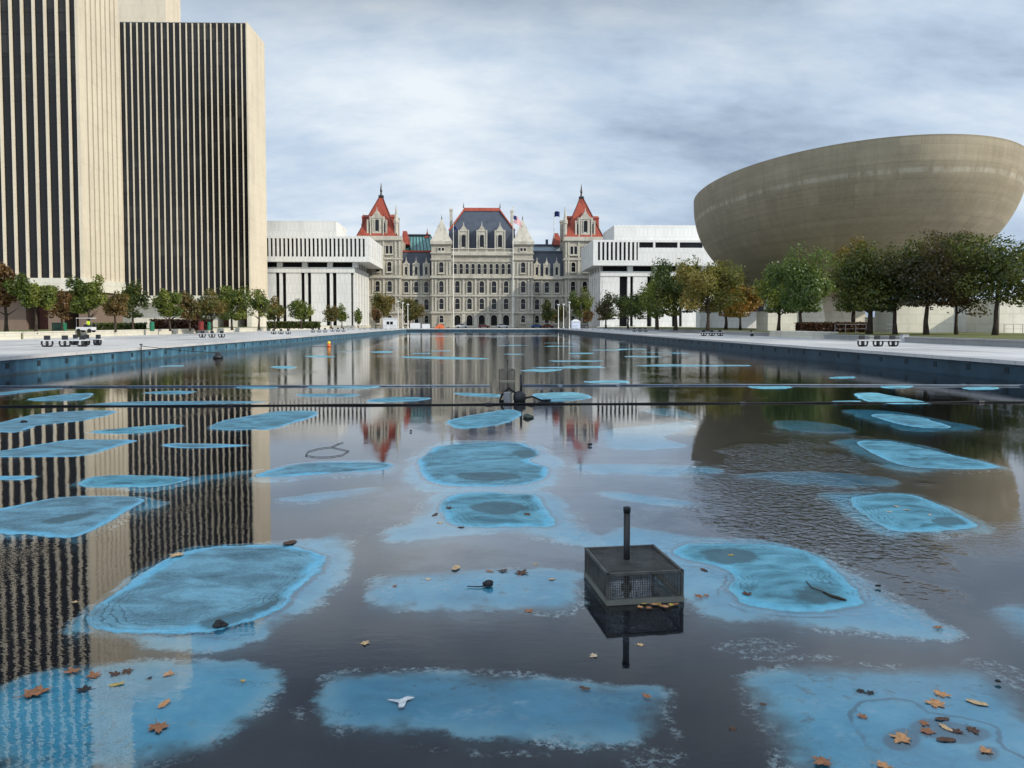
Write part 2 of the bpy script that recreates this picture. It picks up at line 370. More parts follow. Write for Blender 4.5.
tag(g.build('pool_wall', M['pool_wall']), 'pool wall at the near end under the viewpoint', 'pool wall')

# pool floor: a worn blue-painted bed whose high spots stand out of the shallow water
E_, S_, H_ = 'E', 'S', 'H'
PATCH = [
 (E_, .9, [(-40,430),(0,422.5),(32,415),(70,411),(117,411),(105,416),(82,421),(37,426),(20,432),(0,432)]),
 (E_, .9, [(-40,456),(0,451),(40,444),(75,439.5),(137,440),(120,446),(85,456),(45,457),(0,457)]),
 (E_, .05, [(90,432),(110,429),(160,424.5),(184,425),(165,430),(135,434),(100,434)]),
 (E_, .05, [(78,482),(100,476),(150,475.5),(192,477.5),(170,485),(130,488),(85,487)]),
 (H_, 0, [(66,483),(98,474),(150,473),(200,473),(262,467),(235,476),(192,483),(168,488),(130,490),(80,489)]),
 (E_, .95, [(-45,518),(0,509),(50,499),(100,496),(145,499),(130,510),(105,526),(70,539),(25,535),(0,534)]),
 (H_, 0, [(-50,518),(0,507),(50,496),(100,493),(150,496),(172,500),(140,512),(108,530),(72,543),(25,538),(0,538)]),
 (E_, .8, [(160,445),(180,443),(250,445),(212,448),(175,448)]),
 (E_, .9, [(-30,478),(0,476),(37,476),(25,480),(0,480)]),
 (E_, .4, [(25,400),(62,394.5),(92,393),(85,399),(67,401)]),
 (E_, .2, [(142,393),(160,391),(195,391),(185,394),(155,394)]),
 (E_, .7, [(85,405),(130,401.5),(250,401),(250,403.2),(100,406)]),
 (E_, .5, [(210,426),(225,420),(256,414.5),(281,411),(316,411),(316,416),(301,421),(273.5,429),(256,430),(217,429.5)]),
 (E_, .3, [(-40,397),(0,392.5),(40,388.5),(66,388),(40,391),(0,395)]),
 (E_, .85, [(256,476),(281,467.5),(311,463),(368,462),(393,464.5),(381,470),(338,473),(286,476.5)]),
 (H_, 0, [(246,478),(275,466),(310,460),(370,458),(404,463),(396,471),(340,476),(280,480)]),
 (E_, .6, [(417,466),(428,451),(451,444),(482,442.5),(512,442.5),(527,445),(541,454),(529,461),(549,469),(539,481),(512,486),(463,487),(436,484),(421,475)]),
 (H_, 0, [(398,470),(412,452),(440,440),(482,438.5),(530,440),(556,452),(566,470),(548,487),(500,491),(430,490),(408,482)]),
 (E_, .35, [(448,497),(481,492),(512,493),(534,495),(545,507),(554,520),(547,527),(512,527),(463,526),(441,513)]),
 (H_, 0, [(381,533),(411,515),(426,496),(446,489),(500,488),(554,490),(577,512),(606,543),(562,541),(512,533),(451,533),(398,540)]),
 (E_, .2, [(448,421),(468,416),(506,409.5),(521,413),(518,418),(501,424),(470,428.5),(454,427.5)]),
 (E_, .2, [(367,400),(396,397),(431,398),(416,401),(376,402.5)]),
 (E_, .2, [(298,394),(356,394),(351,396.5),(306,396.5)]), (E_, .3, [(311,386),(376,385.5),(366,388.5),(316,388.5)]),
 (E_, .2, [(238,386),(276,386),(272,388.5),(240,388.5)]), (E_, .2, [(455,392.5),(498,394),(496,397),(463,395.5)]),
 (S_, .3, [(271,497),(331,489),(381,485),(373,492),(306,501)]),
 (E_, .4, [(533,394),(574,392),(591,397.5),(562,401.5),(542,400)]),
 (E_, .3, [(584,381),(624,380.5),(627,383),(592,383)]),
 (S_, .1, [(572,466),(587,461),(707,464),(719,472),(662,474.5),(577,471)]),
 (S_, .1, [(594,491),(617,489),(697,499),(692,504.5),(642,501)]),
 (S_, .1, [(600,430),(637,424),(692,420),(690,430),(662,435),(687,445),(607,447)]),
 (S_, .4, [(640,408),(680,408),(700,417),(665,415)]),
 (E_, .1, [(870,415),(893,414),(928,419),(953,428),(918,427.5),(893,423)]),
 (H_, 0, [(842,409),(888,409.5),(940,418),(985,427.5),(918,430.5),(873,421)]),
 (E_, .1, [(855.5,442),(888,441),(915,446),(943,452.5),(1000,467.5),(918,467.5),(888,460)]),
 (H_, 0, [(831,440),(868,437),(900,439),(953,451),(1010,468),(915,470),(872,461)]),
 (S_, .9, [(720,474),(768,470),(818,469),(880,474),(903,480),(880,485.5),(805,484),(760,479)]),
 (E_, .15, [(846,499),(873,494),(918,496),(950,510),(978,525),(958,530),(918,533),(888,530),(865,515)]),
 (H_, 0, [(812,492),(848,489.5),(918,491),(952,505),(998,528),(918,536),(876,532),(845,512)]),
 (S_, .9, [(773,420),(818,420),(858,429),(838,432),(788,429)]),
 (E_, .1, [(854,394),(873,392.5),(895,396),(930,403),(893,404),(865,401)]), (E_, .1, [(832,401),(860,400.5),(855,403),(836,403)]),
 (E_, .1, [(880,386),(913,385),(908,388),(888,388.5)]), (E_, .1, [(963,387.5),(993,386.5),(998,389),(973,390)]),
 (E_, .1, [(830,377),(853,376),(853,378.5),(833,378.5)]), (E_, .1, [(750,386),(790,386.5),(783,389),(755,388.5)]),
 (E_, .9, [(88,614),(98,602),(131,581.5),(166,558),(208,547.5),(285,544.5),(324.5,556),(314,577),(279,605),(244,622),(209,633),(166,633),(134,632),(101,626)]),
 (H_, 0, [(66,621),(104,590.5),(142.5,564),(184,545),(250,541),(300,535),(349,530),(352,556),(326,594),(279,622),(244,643),(195,650),(142.5,641),(89,632)]),
 (S_, .1, [(-40,720),(-20,690),(44.5,665),(98,658),(178,654),(252,656),(283,664),(279,685.5),(252,712),(214,739),(166,758),(89,772),(0,785)]),
 (S_, .75, [(320,680),(330,666),(389,664),(490,666),(597,675),(643,678),(666,685),(668,706),(649,733),(604.5,740),(537.5,736),(434,730),(344.5,725.5),(318,706)]),
 (S_, .1, [(366,588),(383,571),(448,567),(537.5,563),(588,570),(574,608),(508,607),(434,606),(383,604)]),
 (E_, .3, [(671,550),(694,544.5),(753,543.5),(803.5,550),(833,567),(860,596),(857,605),(812,611),(768,610),(737,602),(725,588),(731,578),(717,568),(679,558)]),
 (H_, 0, [(598,545),(604,532),(632,524),(687,531),(789,540),(855,569),(918,604),(966,630),(918,634),(848,627),(779,622),(709,612),(690,600),(640,562)]),
 (S_, .1, [(739,684),(754,666),(831,659),(953,660),(1007,674),(1040,700),(1080,760),(1060,810),(795,815),(787,779),(773,744),(752,709)]),
 ('O', 0, [(859,706),(872,700.5),(912,702),(926,712),(955,715),(990,724),(1003,745),(1040,762),(1010,785),(895,790),(870,748),(857,722)]),
 ('O', 1, [(880,738),(890,728),(905,726),(920,732),(922,742),(908,750),(890,748)]), ('O', 1, [(972,752),(980,744),(995,745),(1003,753),(994,761),(978,760)]),
 ('O', 1, [(908,722),(925,716),(950,719),(985,727),(992,737),(965,744),(935,738),(915,732)]),
 ('O', 0, [(664,551),(694,541),(755,540),(808,547),(840,564),(868,595),(864,609),(815,615),(765,614),(728,604),(716,590),(722,578),(708,569),(672,562)]),
 ('O', 1, [(458,474),(500,473),(524,478),(490,482),(464,480)]), ('O', 1, [(196,624),(222,616),(262,606),(286,592),(270,609),(232,626),(206,630)]), ('O', 1, [(40,522),(70,515),(100,512),(80,520),(55,525)]), ('O', 1, [(512,452),(532,451),(540,456),(520,458)]),
 ('O', 1, [(790,597),(812,586),(832,594),(846,602),(820,606)]), ('O', 1, [(700,552),(740,549),(760,560),(720,565)]), ('O', 1, [(470,506),(500,502),(530,508),(510,516),(480,514)]), ('O', 1, [(930,520),(955,517),(968,524),(945,528)]),
 ('W', 0, [(620,752),(630,744),(655,740),(680,744),(686,752),(672,760),(640,764),(626,760)]), ('W', 0, [(404,738),(421,738),(420,740.5),(406,740.5)]), ('W', 0, [(430,742.5),(447,742),(446,745),(431,745)]),
 ('W', 0, [(468,744),(480,743),(494,744),(488,748),(472,749)]), ('W', 0, [(501,745),(520,744),(548,747),(540,750),(506,749)]), ('W', 0, [(662,686),(672,684),(676,700),(668,708),(680,728),(676,735),(662,712)]),
 ('W', 0, [(292,706),(300,702),(312,708),(300,716)]), ('W', 0, [(318,672),(334,664),(400,662),(500,664),(600,675),(598,680),(500,672),(400,668),(345,670),(322,690)]), ('W', 0, [(331,580),(339,566),(346,570),(342,584),(330,592)]),
 ('W', 0, [(366,590),(372,575),(384,570),(396,580),(386,600),(372,600)]), ('W', 0, [(738,652),(790,648),(835,650),(830,655),(780,656)]), ('W', 0, [(955,655),(990,655),(1030,670),(1060,700),(1020,690),(985,668)]), ('W', 0, [(560,500),(572,512),(606,543),(590,543),(568,525)]),
 ('W', 0, [(830,545),(880,580),(960,625),(940,630),(870,600),(825,560)]), ('W', 0, [(712,640),(760,632),(800,640),(780,646),(730,647)]),
 (S_, .1, [(985,606),(1024,598),(1070,615),(1040,640),(1005,627)]),
 (E_, .2, [(303,356),(319,355.5),(337,356.5),(320,357.5)]), (E_, .2, [(270,367),(283,365.5),(298,367),(285,369)]),
 (E_, .2, [(371,351.5),(391,351),(390,352.8),(374,352.8)]), (E_, .2, [(396,357),(440,356.5),(490,358.5),(450,359.5)]),
 (E_, .3, [(519,370.5),(540,369),(563,369.5),(545,372)]), (E_, .3, [(569,353),(592,352.6),(590,354),(572,354)]),
]
for k in range(48):                                   # the thin far-off strips, seen edge-on
    d = 42+rng.random()**1.3*175; X = rng.uniform(-19, 19); y = CY-0; 
    l_, w_ = rng.uniform(.8, 2.6), rng.uniform(.35, 1.3)
    PATCH.append(('G', .55+rng.random()*.45, [(X-l_, d), (X-l_*.5, d+w_), (X+l_*.6, d+w_*.9), (X+l_, d+w_*.1), (X+l_*.4, d-w_), (X-l_*.6, d-w_*.8)]))
def vnoise(x, y, s, seed):
    x = x*s+seed*17.3; y = y*s+seed*9.1; xi = np.floor(x).astype(np.int64); yi = np.floor(y).astype(np.int64); fx = x-xi; fy = y-yi
    fx = fx*fx*(3-2*fx); fy = fy*fy*(3-2*fy)
    def h(a, b):
        n = (a*374761393+b*668265263+seed*1442695041) & 0x7fffffff
        n = ((n ^ (n >> 13))*1274126177) & 0x7fffffff
        return ((n ^ (n >> 16)) & 0xffff)/65535.0
    return (h(xi, yi)*(1-fx)+h(xi+1, yi)*fx)*(1-fy)+(h(xi, yi+1)*(1-fx)+h(xi+1, yi+1)*fx)*fy-.5
def spline(p, m=7):
    p = np.asarray(p, float); n = len(p); o = []
    for i in range(n):
        a, b, c, d = p[i-1], p[i], p[(i+1) % n], p[(i+2) % n]
        for t in np.arange(m)/m:
            o.append(.5*((2*b)+(c-a)*t+(2*a-5*b+4*c-d)*t*t+(3*b-a-3*c+d)*t**3))
    return np.array(o)
def sdf(px, py, poly):
    best = np.full(px.shape, 1e9); ins = np.zeros(px.shape, bool)
    for a, b in zip(poly, np.roll(poly, -1, 0)):
        ex, ey = b-a; wx = px-a[0]; wy = py-a[1]
        t = np.clip((wx*ex+wy*ey)/(ex*ex+ey*ey+1e-12), 0, 1)
        best = np.minimum(best, (wx-ex*t)**2+(wy-ey*t)**2)
        c = (a[1] <= py) != (b[1] <= py)
        with np.errstate(divide='ignore', invalid='ignore'):
            ins ^= c & (px < a[0]+ex*(py-a[1])/(ey if ey != 0 else 1e-12))
    return np.where(ins, 1, -1)*np.sqrt(best)
def pool_floor():
    ys = np.concatenate([np.arange(800, 420, -1.25), np.arange(420, 360, -.8), np.arange(360, 331.1, -.5)])
    dd = np.array([gp(482, y)[1] for y in ys]); dd = np.concatenate([[PY0-.3, 2.6], dd[dd < PY1], [PY1+.2]])
    uu = np.linspace(-1, 1, 620)
    W = np.minimum(dd*.80, PX); X = W[:, None]*uu[None, :]
    X = np.concatenate([np.full((len(dd), 1), -PX-.2), X, np.full((len(dd), 1), PX+.2)], 1)
    X[:, 1] = np.maximum(X[:, 1], -PX); Y = np.repeat(dd[:, None], X.shape[1], 1)
    dry = np.full(X.shape, -2.0); blue = np.full(X.shape, -2.0); gray = np.zeros(X.shape); film = np.full(X.shape, -2.0); ring = np.full(X.shape, -2.0); disc = np.full(X.shape, -2.0)
    for i, (kind, gr, poly) in enumerate(PATCH):
        q = np.array(poly) if kind == 'G' else np.array([gp(x, y) for x, y in poly])
        q = spline(q); lo = q.min(0)-1.2; hi = q.max(0)+1.2
        m = (X > lo[0]) & (X < hi[0]) & (Y > lo[1]) & (Y < hi[1])
        if not m.any(): continue
        x, y = X[m], Y[m]
        s = sdf(x, y, q)
        size = min(1.0, (q.max(0)-q.min(0)).min()/1.5)
        s = s+size*(.10*vnoise(x, y, 2.2, 3)+.05*vnoise(x, y, 6, 5)+.03*vnoise(x, y, 15, 6)+.016*vnoise(x, y, 37, 9))
        if kind == 'W': film[m] = np.maximum(film[m], s); continue
        if kind == 'O':
            t_ = ring if gr == 0 else disc; t_[m] = np.where(np.abs(s) < np.abs(t_[m]), s, t_[m]) if gr == 0 else np.maximum(t_[m], s); continue
        if kind in 'EG':
            old = dry[m]; dry[m] = np.maximum(old, s); gm = gray[m]; gray[m] = np.where(s > -.05, gr, gm)
            blue[m] = np.maximum(blue[m], s+.06*size)
        else:
            blue[m] = np.maximum(blue[m], s)
            if kind == 'S': gm = gray[m]; gray[m] = np.where((s > 0) & (dry[m] < 0), gr, gm)
    base = -.040+.012*vnoise(X, Y, .8, 11)
    zb = np.clip(blue/.30, 0, 1); z = base+(-.009-base)*zb
    up = np.clip(dry/.05, -1, 1); rise = np.where(dry > 0, .0015+.010*np.clip(dry/.35, 0, 1)+.004*vnoise(X, Y, 9, 8)*np.clip(dry/.1, 0, 1), 0)
    z = np.where(dry > 0, rise, np.where(dry > -.12, np.maximum(z, -.012+.012*(1+dry/.12)-.0012), z))
    z = np.minimum(z, .03)
    nr, nc = X.shape
    me = bpy.data.meshes.new('pool_floor')
    co = np.stack([X, Y, z], -1).reshape(-1, 3).astype(np.float32)
    idx = np.arange(nr*nc).reshape(nr, nc)
    fc = np.stack([idx[:-1, :-1], idx[:-1, 1:], idx[1:, 1:], idx[1:, :-1]], -1).reshape(-1, 4).astype(np.int32)
    me.vertices.add(len(co)); me.vertices.foreach_set('co', co.ravel())
    me.loops.add(fc.size); me.loops.foreach_set('vertex_index', fc.ravel())
    me.polygons.add(len(fc)); me.polygons.foreach_set('loop_start', np.arange(0, fc.size, 4, dtype=np.int32))
    me.polygons.foreach_set('use_smooth', np.ones(len(fc), bool))
    me.update(calc_edges=True)
    for nm, arr in (('dry', dry), ('blue', blue), ('gray', gray), ('film', film), ('ring', ring), ('disc', disc)):
        a = me.attributes.new(nm, 'FLOAT', 'POINT'); a.data.foreach_set('value', arr.ravel().astype(np.float32))
    t = NT('worn_pool_paint'); v = t.pos()
    A = lambda n: t.n('ShaderNodeAttribute', attribute_name=n).outputs['Fac']
    dry_, blue_, gray_ = A('dry'), A('blue'), A('gray')
    nA = t.noise(v, 1.3, 6, 0.6); nB = t.noise(v, 9, 6, 0.68); nC = t.noise(v, 45, 4, 0.65); nS = t.noise(v, 2.2, 7, 0.66, (0.7, 1.3, 1), 0.7)
    cen = lambda n, k: t.math('MULTIPLY', t.math('SUBTRACT', n, .5), k)
    bl = t.math('ADD', blue_, t.math('ADD', cen(nB, .16), cen(nC, .07)))
    nW = t.noise(v, .9, 4, .6); fadew = t.smooth(nW, .42, .62, .05, .34)
    mask = t.smooth(t.math('ADD', bl, cen(nS, .12)), -.03, fadew)
    mask = t.math('MULTIPLY', mask, t.math('SUBTRACT', 1.0, t.math('MULTIPLY', t.math('MULTIPLY', t.smooth(nB, .52, .66), t.smooth(nW, .46, .60)), .55)))
    under = t.ramp(t.math('ADD', t.math('MULTIPLY', nA, .6), t.math('MULTIPLY', nB, .4)), [(0.36, (0.11, 0.46, 0.60)), (0.5, (0.18, 0.61, 0.75)), (0.66, (0.34, 0.74, 0.83))])
    under = t.mix(t.math('MULTIPLY', gray_, .75), under, t.ramp(nS, [(0.35, (0.05, 0.22, 0.34)), (0.65, (0.14, 0.44, 0.60))]))
    under = t.mix(t.math('MULTIPLY', t.smooth(t.math('ADD', bl, cen(nS, .25)), .24, .02), .65), under, (0.50, 0.80, 0.86))
    bedk = t.math('ADD', t.math('MULTIPLY', nA, .5), t.math('MULTIPLY', nB, .5))
    bed = t.ramp(bedk, [(0.35, (0.014, 0.015, 0.022)), (0.6, (0.022, 0.024, 0.033)), (0.75, (0.045, 0.048, 0.06))])
    spz = t.n('ShaderNodeSeparateXYZ'); t.l(v, spz.inputs[0])
    sx = t.math('DIVIDE', t.math('SUBTRACT', spz.outputs[0], t.math('ADD', .1, t.math('MULTIPLY', spz.outputs[1], .08))), 2.9); sy = t.math('DIVIDE', t.math('SUBTRACT', spz.outputs[1], 13.0), 6.5)
    pale_bed = t.smooth(t.math('ADD', t.math('ADD', t.math('MULTIPLY', sx, sx), t.math('MULTIPLY', sy, sy)), cen(nA, 1.6)), 1.15, .35)  # oval of paler bed in the middle distance
    bed = t.mix(t.math('MULTIPLY', pale_bed, .85), bed, t.ramp(nS, [(0.3, (0.22, 0.24, 0.29)), (0.7, (0.38, 0.42, 0.48))]))
    col = t.mix(mask, bed, under)
    # pale mineral crust along paint edges
    edge = t.math('MULTIPLY', t.smooth(bl, -.06, .0), t.smooth(bl, .13, .01))
    nD = t.noise(v, 20, 6, 0.75)
    cr_ = t.math('MULTIPLY', edge, t.math('MULTIPLY', t.smooth(nD, .48, .56), t.smooth(nA, .50, .58)))
    chalk = t.math('MULTIPLY', t.math('MULTIPLY', mask, t.smooth(t.noise(v, 2.0, 7, .7, (.6, 1.6, 1), 1.2), .53, .70)), t.smooth(nB, .40, .60))
    col = t.mix(t.math('MULTIPLY', chalk, .55), col, (0.66, 0.82, 0.86))
    stain = t.math('MULTIPLY', t.math('MULTIPLY', mask, t.smooth(t.noise(v, 1.5, 7, .7, (.5, 1.8, 1), 1.5), .55, .68)), t.smooth(nC, .42, .6))
    col = t.mix(t.math('MULTIPLY', stain, .7), col, (0.10, 0.22, 0.28))
    col = t.mix(cr_, col, (0.66, 0.75, 0.75))
    rg, ds, fm = A('ring'), A('disc'), A('film')
    rgn = t.math('ADD', rg, cen(nB, .05))
    col = t.mix(t.math('MULTIPLY', t.smooth(ds, .0, .03), .7), col, (0.09, 0.20, 0.27))
    col = t.mix(t.math('MULTIPLY', t.math('MULTIPLY', t.smooth(t.math('ABSOLUTE', rgn), .022, .006), t.smooth(nA, .40, .52)), .75), col, (0.05, 0.19, 0.27))
    fk = t.math('MULTIPLY', t.smooth(t.math('ADD', fm, cen(nB, .12)), -.02, .03), t.math('MULTIPLY', t.smooth(nD, .48, .57), t.smooth(nB, .36, .56)))
    col = t.mix(t.math('MULTIPLY', fk, .8), col, (0.66, 0.76, 0.77))
    # bare high spots: bright rim, dull middle, dark drying lines
    dr = t.math('ADD', dry_, t.math('ADD', cen(nB, .05), cen(nS, .10)))
    ins = t.smooth(dry_, -.004, .012)
    rimc = t.ramp(nB, [(0.35, (0.10, 0.37, 0.52)), (0.62, (0.18, 0.50, 0.66))])
    midc = t.ramp(t.math('ADD', t.math('MULTIPLY', nS, .65), t.math('MULTIPLY', nC, .35)), [(0.36, (0.055, 0.115, 0.14)), (0.48, (0.12, 0.235, 0.285)), (0.62, (0.20, 0.41, 0.50))])
    tealc = t.ramp(nS, [(0.38, (0.04, 0.145, 0.18)), (0.48, (0.08, 0.27, 0.34)), (0.62, (0.14, 0.40, 0.49))])
    rimc = t.mix(t.smooth(gray_, .55, .2), rimc, t.ramp(nB, [(0.35, (0.09, 0.34, 0.46)), (0.62, (0.16, 0.48, 0.60))]))
    inner = t.mix(gray_, tealc, midc)
    deep = t.smooth(t.math('ADD', dr, cen(nA, .55)), .05, .17)
    dcol = t.mix(deep, rimc, inner)
    fr = t.math('FRACT', t.math('MULTIPLY', t.math('ADD', dr, t.math('MULTIPLY', nB, .05)), 17.0))
    ln = t.math('MULTIPLY', t.math('MULTIPLY', t.smooth(fr, .0, .10), t.smooth(fr, .32, .14)), t.math('MULTIPLY', t.smooth(dr, .02, .06), t.smooth(dr, .42, .24)))
    ln = t.math('MULTIPLY', ln, t.smooth(nA, .44, .60))
    dcol = t.mix(t.math('MULTIPLY', ln, .8), dcol, (0.03, 0.07, 0.085))
    dust = t.math('MULTIPLY', t.smooth(nC, .57, .68), t.smooth(t.noise(v, 2.6, 5, .65), .50, .62))
    dcol = t.mix(t.math('MULTIPLY', dust, .8), dcol, (0.04, 0.065, 0.07))
    wetl = t.math('MULTIPLY', t.smooth(dry_, -.05, -.005), t.smooth(dry_, .03, .0))
    col = t.mix(ins, col, dcol); col = t.mix(t.math('MULTIPLY', wetl, .45), col, (0.05, 0.13, 0.17))
    mud = t.math('MULTIPLY', t.smooth(t.math('ADD', ds, t.math('ADD', cen(nB, .25), cen(nS, .2))), -.02, .06), t.math('MULTIPLY', ins, .75))
    col = t.mix(mud, col, (0.05, 0.09, 0.10))
    rough = t.smooth(dr, .0, .12, .25, .62)
    t.principled(col, rough, 0.3, normal=t.bump(t.math('ADD', nB, t.math('MULTIPLY', nC, .5)), .35, .006))
    me.materials.append(t.m)
    o = bpy.data.objects.new('pool_floor', me); COL.objects.link(o); struct(o)
pool_floor()

def water():
    t = NT('shallow_water'); v = t.pos()
    sp = t.n('ShaderNodeSeparateXYZ'); t.l(v, sp.inputs[0])
    area = t.noise(v, 0.16, 3, 0.55, (1.0, .6, 1)); a2 = t.noise(v, .55, 3, .6, (1, .7, 1))
    m = t.smooth(t.math('ADD', area, t.math('MULTIPLY', a2, .35)), .70, .84, 0, .5)
    far = t.smooth(sp.outputs[1], 18, 60, 0, .5)
    ex = t.math('DIVIDE', t.math('SUBTRACT', sp.outputs[0], t.math('MULTIPLY', sp.outputs[1], .42)), 2.3)
    ey = t.math('DIVIDE', t.math('SUBTRACT', sp.outputs[1], 11.5), 6.0)
    gust = t.smooth(t.math('ADD', t.math('ADD', t.math('MULTIPLY', ex, ex), t.math('MULTIPLY', ey, ey)), t.math('MULTIPLY', t.math('SUBTRACT', a2, .5), 3.5)), 1.0, .2)
    m = t.math('ADD', t.math('ADD', m, far), t.math('ADD', t.math('MULTIPLY', gust, .3), .10))
    w1 = t.noise(v, 8.5, 2, .5, (.8, 1.6, 1)); w2 = t.noise(v, 24, 2, .5, (.8, 1.6, 1)); w3 = t.noise(v, 1.3, 2, .5)
    h = t.math('ADD', t.math('MULTIPLY', w1, .55), t.math('MULTIPLY', w2, .22))
    w4 = t.noise(v, 8.5, 1.5, .6, (1.1, 1.1, 1), .4)
    hh = t.math('ADD', t.math('ADD', t.math('MULTIPLY', h, m), t.math('MULTIPLY', t.math('MULTIPLY', w4, gust), 2.0)), t.math('MULTIPLY', w3, .16))
    nrm = t.bump(hh, 1.0, .0070)
    fr = t.n('ShaderNodeFresnel'); fr.inputs[0].default_value = 1.88; t.l(nrm, fr.inputs['Normal'])
    gl = t.n('ShaderNodeBsdfGlossy'); gl.inputs['Roughness'].default_value = .012; t.l(nrm, gl.inputs['Normal'])
    gl.inputs[0].default_value = (.97, .98, 1, 1)
    tr = t.n('ShaderNodeBsdfTransparent'); tr.inputs[0].default_value = (.94, .97, .98, 1)
    mx = t.n('ShaderNodeMixShader'); t.l(fr.outputs[0], mx.inputs[0]); t.l(tr.outputs[0], mx.inputs[1]); t.l(gl.outputs[0], mx.inputs[2])
    t.l(mx.outputs[0], t.out.inputs[0])
    me = MB().add([(-PX, PY0, 0), (PX, PY0, 0), (PX, PY1, 0), (-PX, PY1, 0)], [(0, 1, 2, 3)]).data('water', t.m)
    o = bpy.data.objects.new('water', me); COL.objects.link(o); struct(o)
water()

# lawns
g = MB().box(-75, -47.5, 30, 245, .5, 1.42); struct(g.build('lawn', M['lawn']))
g = MB().box(36.6, 62, 20, 240, .5, 1.36); struct(g.build('lawn', M['lawn']))

# ------------------------------------------------------------------ office towers
def tower(label, SE, w, depth, a, ztop, nb, zs0, zs1, ribbed_east, number, cap):
    root = thing('office_tower', label, 'tower', (SE[0], SE[1], ZD), -a)
    # local axes: x to the right along the south face (0 at SE corner, -w at SW), y away
    g = MB(); z0 = zs1-ZD; zt = ztop-ZD
    g.box(-w+.02, -.9 if ribbed_east else -.05, .75, depth-.05, z0, zt-.15).build('window_wall', M['glass_dark'], root)
    s = MB()
    nfl = int((zt-z0)/3.9)
    for k in range(nfl+1):
        z = z0+k*3.9+.3; s.box(-w, -.95 if ribbed_east else -.05, .715, .80, z, z+.22)
    s.build('spandrel_band', M['spandrel'], root)
    bw = w/nb; q = .105 if ribbed_east else .085
    rd = MB().box(-bw*q, bw*q, .38, .76, z0, zt-.4).data('mullion_rib', M['tower'])
    for k in range(1, nb): link('mullion_rib', rd, root, 0, (-k*bw, 0, 0))
    c = MB()
    c.box(-.55 if ribbed_east else -.42, 0, 0, .8, z0, zt); c.box(-w-.3, -w+.3, -.1, depth, z0, zt)
    if ribbed_east:
        p = depth/8.3; c.box(-.9, 0, .8, p*1.35, z0, zt)
        rd = MB().box(-.9, 0, .52, p, z0, zt).data('mullion_rib', M['tower'])
        for k in range(7): link('mullion_rib', rd, root, 0, (0, p*(1.35+k), 0))
        MB().box(-.95, -.5, p*1.2, depth-.1, z0+.1, zt-.3).build('window_wall', M['glass_dark'], root)
    else:
        c.box(-.45, 0, .8, depth, z0, zt)
    c.build('stone_wall', M['tower'], root)
    MB().box(-w-.3, -.02, .82, depth-.03, zt-.14, zt+.02).build('roof', M['grey_wall'], root)
    MB().box(-w-1.6, .35, -.5, depth+.3, zs0-ZD, zs1-ZD-.003).build('base_slab', M['cream_wall'], root)
    b = MB()
    b.box(-w*.97, -w*.55, 3.5, depth, 0, zs0-ZD); b.box(-w*.42, -w*.30, 4, depth-1, 0, zs0-ZD); b.box(-1.6, -.2, 1.2, depth, 0, zs0-ZD-.002)
    b.box(-7.5, -5.2, 2, depth-3, 0, zs0-ZD-.004)
    b.build('ground_wall', M['brown_wall'] if number else M['cream_wall'], root)
    MB().box(-w*.9, -.5, depth*.55, depth*.58, 0, zs0-ZD-.006).build('back_wall', M['brick_red'], root)
    if cap:
        MB().box(*cap).build('core_slab', M['tower'], root)
    if number:
        cu = bpy.data.curves.new('number_sign', 'FONT'); cu.body = '3'; cu.size = 1.35; cu.extrude = .03; cu.materials.append(M['black_iron'])
        tmp = bpy.data.objects.new('number_sign', cu); me = bpy.data.meshes.new_from_object(tmp); bpy.data.objects.remove(tmp); o = link('number_sign', me, root)
        x, y, z = at(67, 288.3, 141); o.location = (x-SE[0]-.3, -.54, z-ZD); o.rotation_euler = (R(90), 0, 0)
    return root
tower('nearer cream ribbed office tower cut off by the left edge, numbered slab at its foot', at(83.5, 275, 141.6)[:2], 42, 15.3, 0, 100, 21, 8.3, 10.6, True, True, (-52, -20, 12, 15.3, 40, 100))
tower('farther dark glass tower with thin pale ribs and a blank cream end wall', at(250.3, 270, 243)[:2], 39.3, 18, R(1), 95.0, 21, 8.9, 11.1, False, False, (-60, -30.5, 14, 26, 0, 122))
# the tall tower behind the right shoulder of the viewpoint: its shadow lies across the near water
t_ = thing('office_tower', 'tall tower standing outside the frame beyond the right deck', 'tower', (122, -86, ZD))
MB().box(-22, 22, -22, 33, 0, 150).build('stone_wall', M['tower'], t_)
r = MB()
for k in range(27): r.box(-22.6, -22, -21.5+k*2, -20.7+k*2, 6, 148)
r.build('mullion_rib', M['white_stone'], t_)

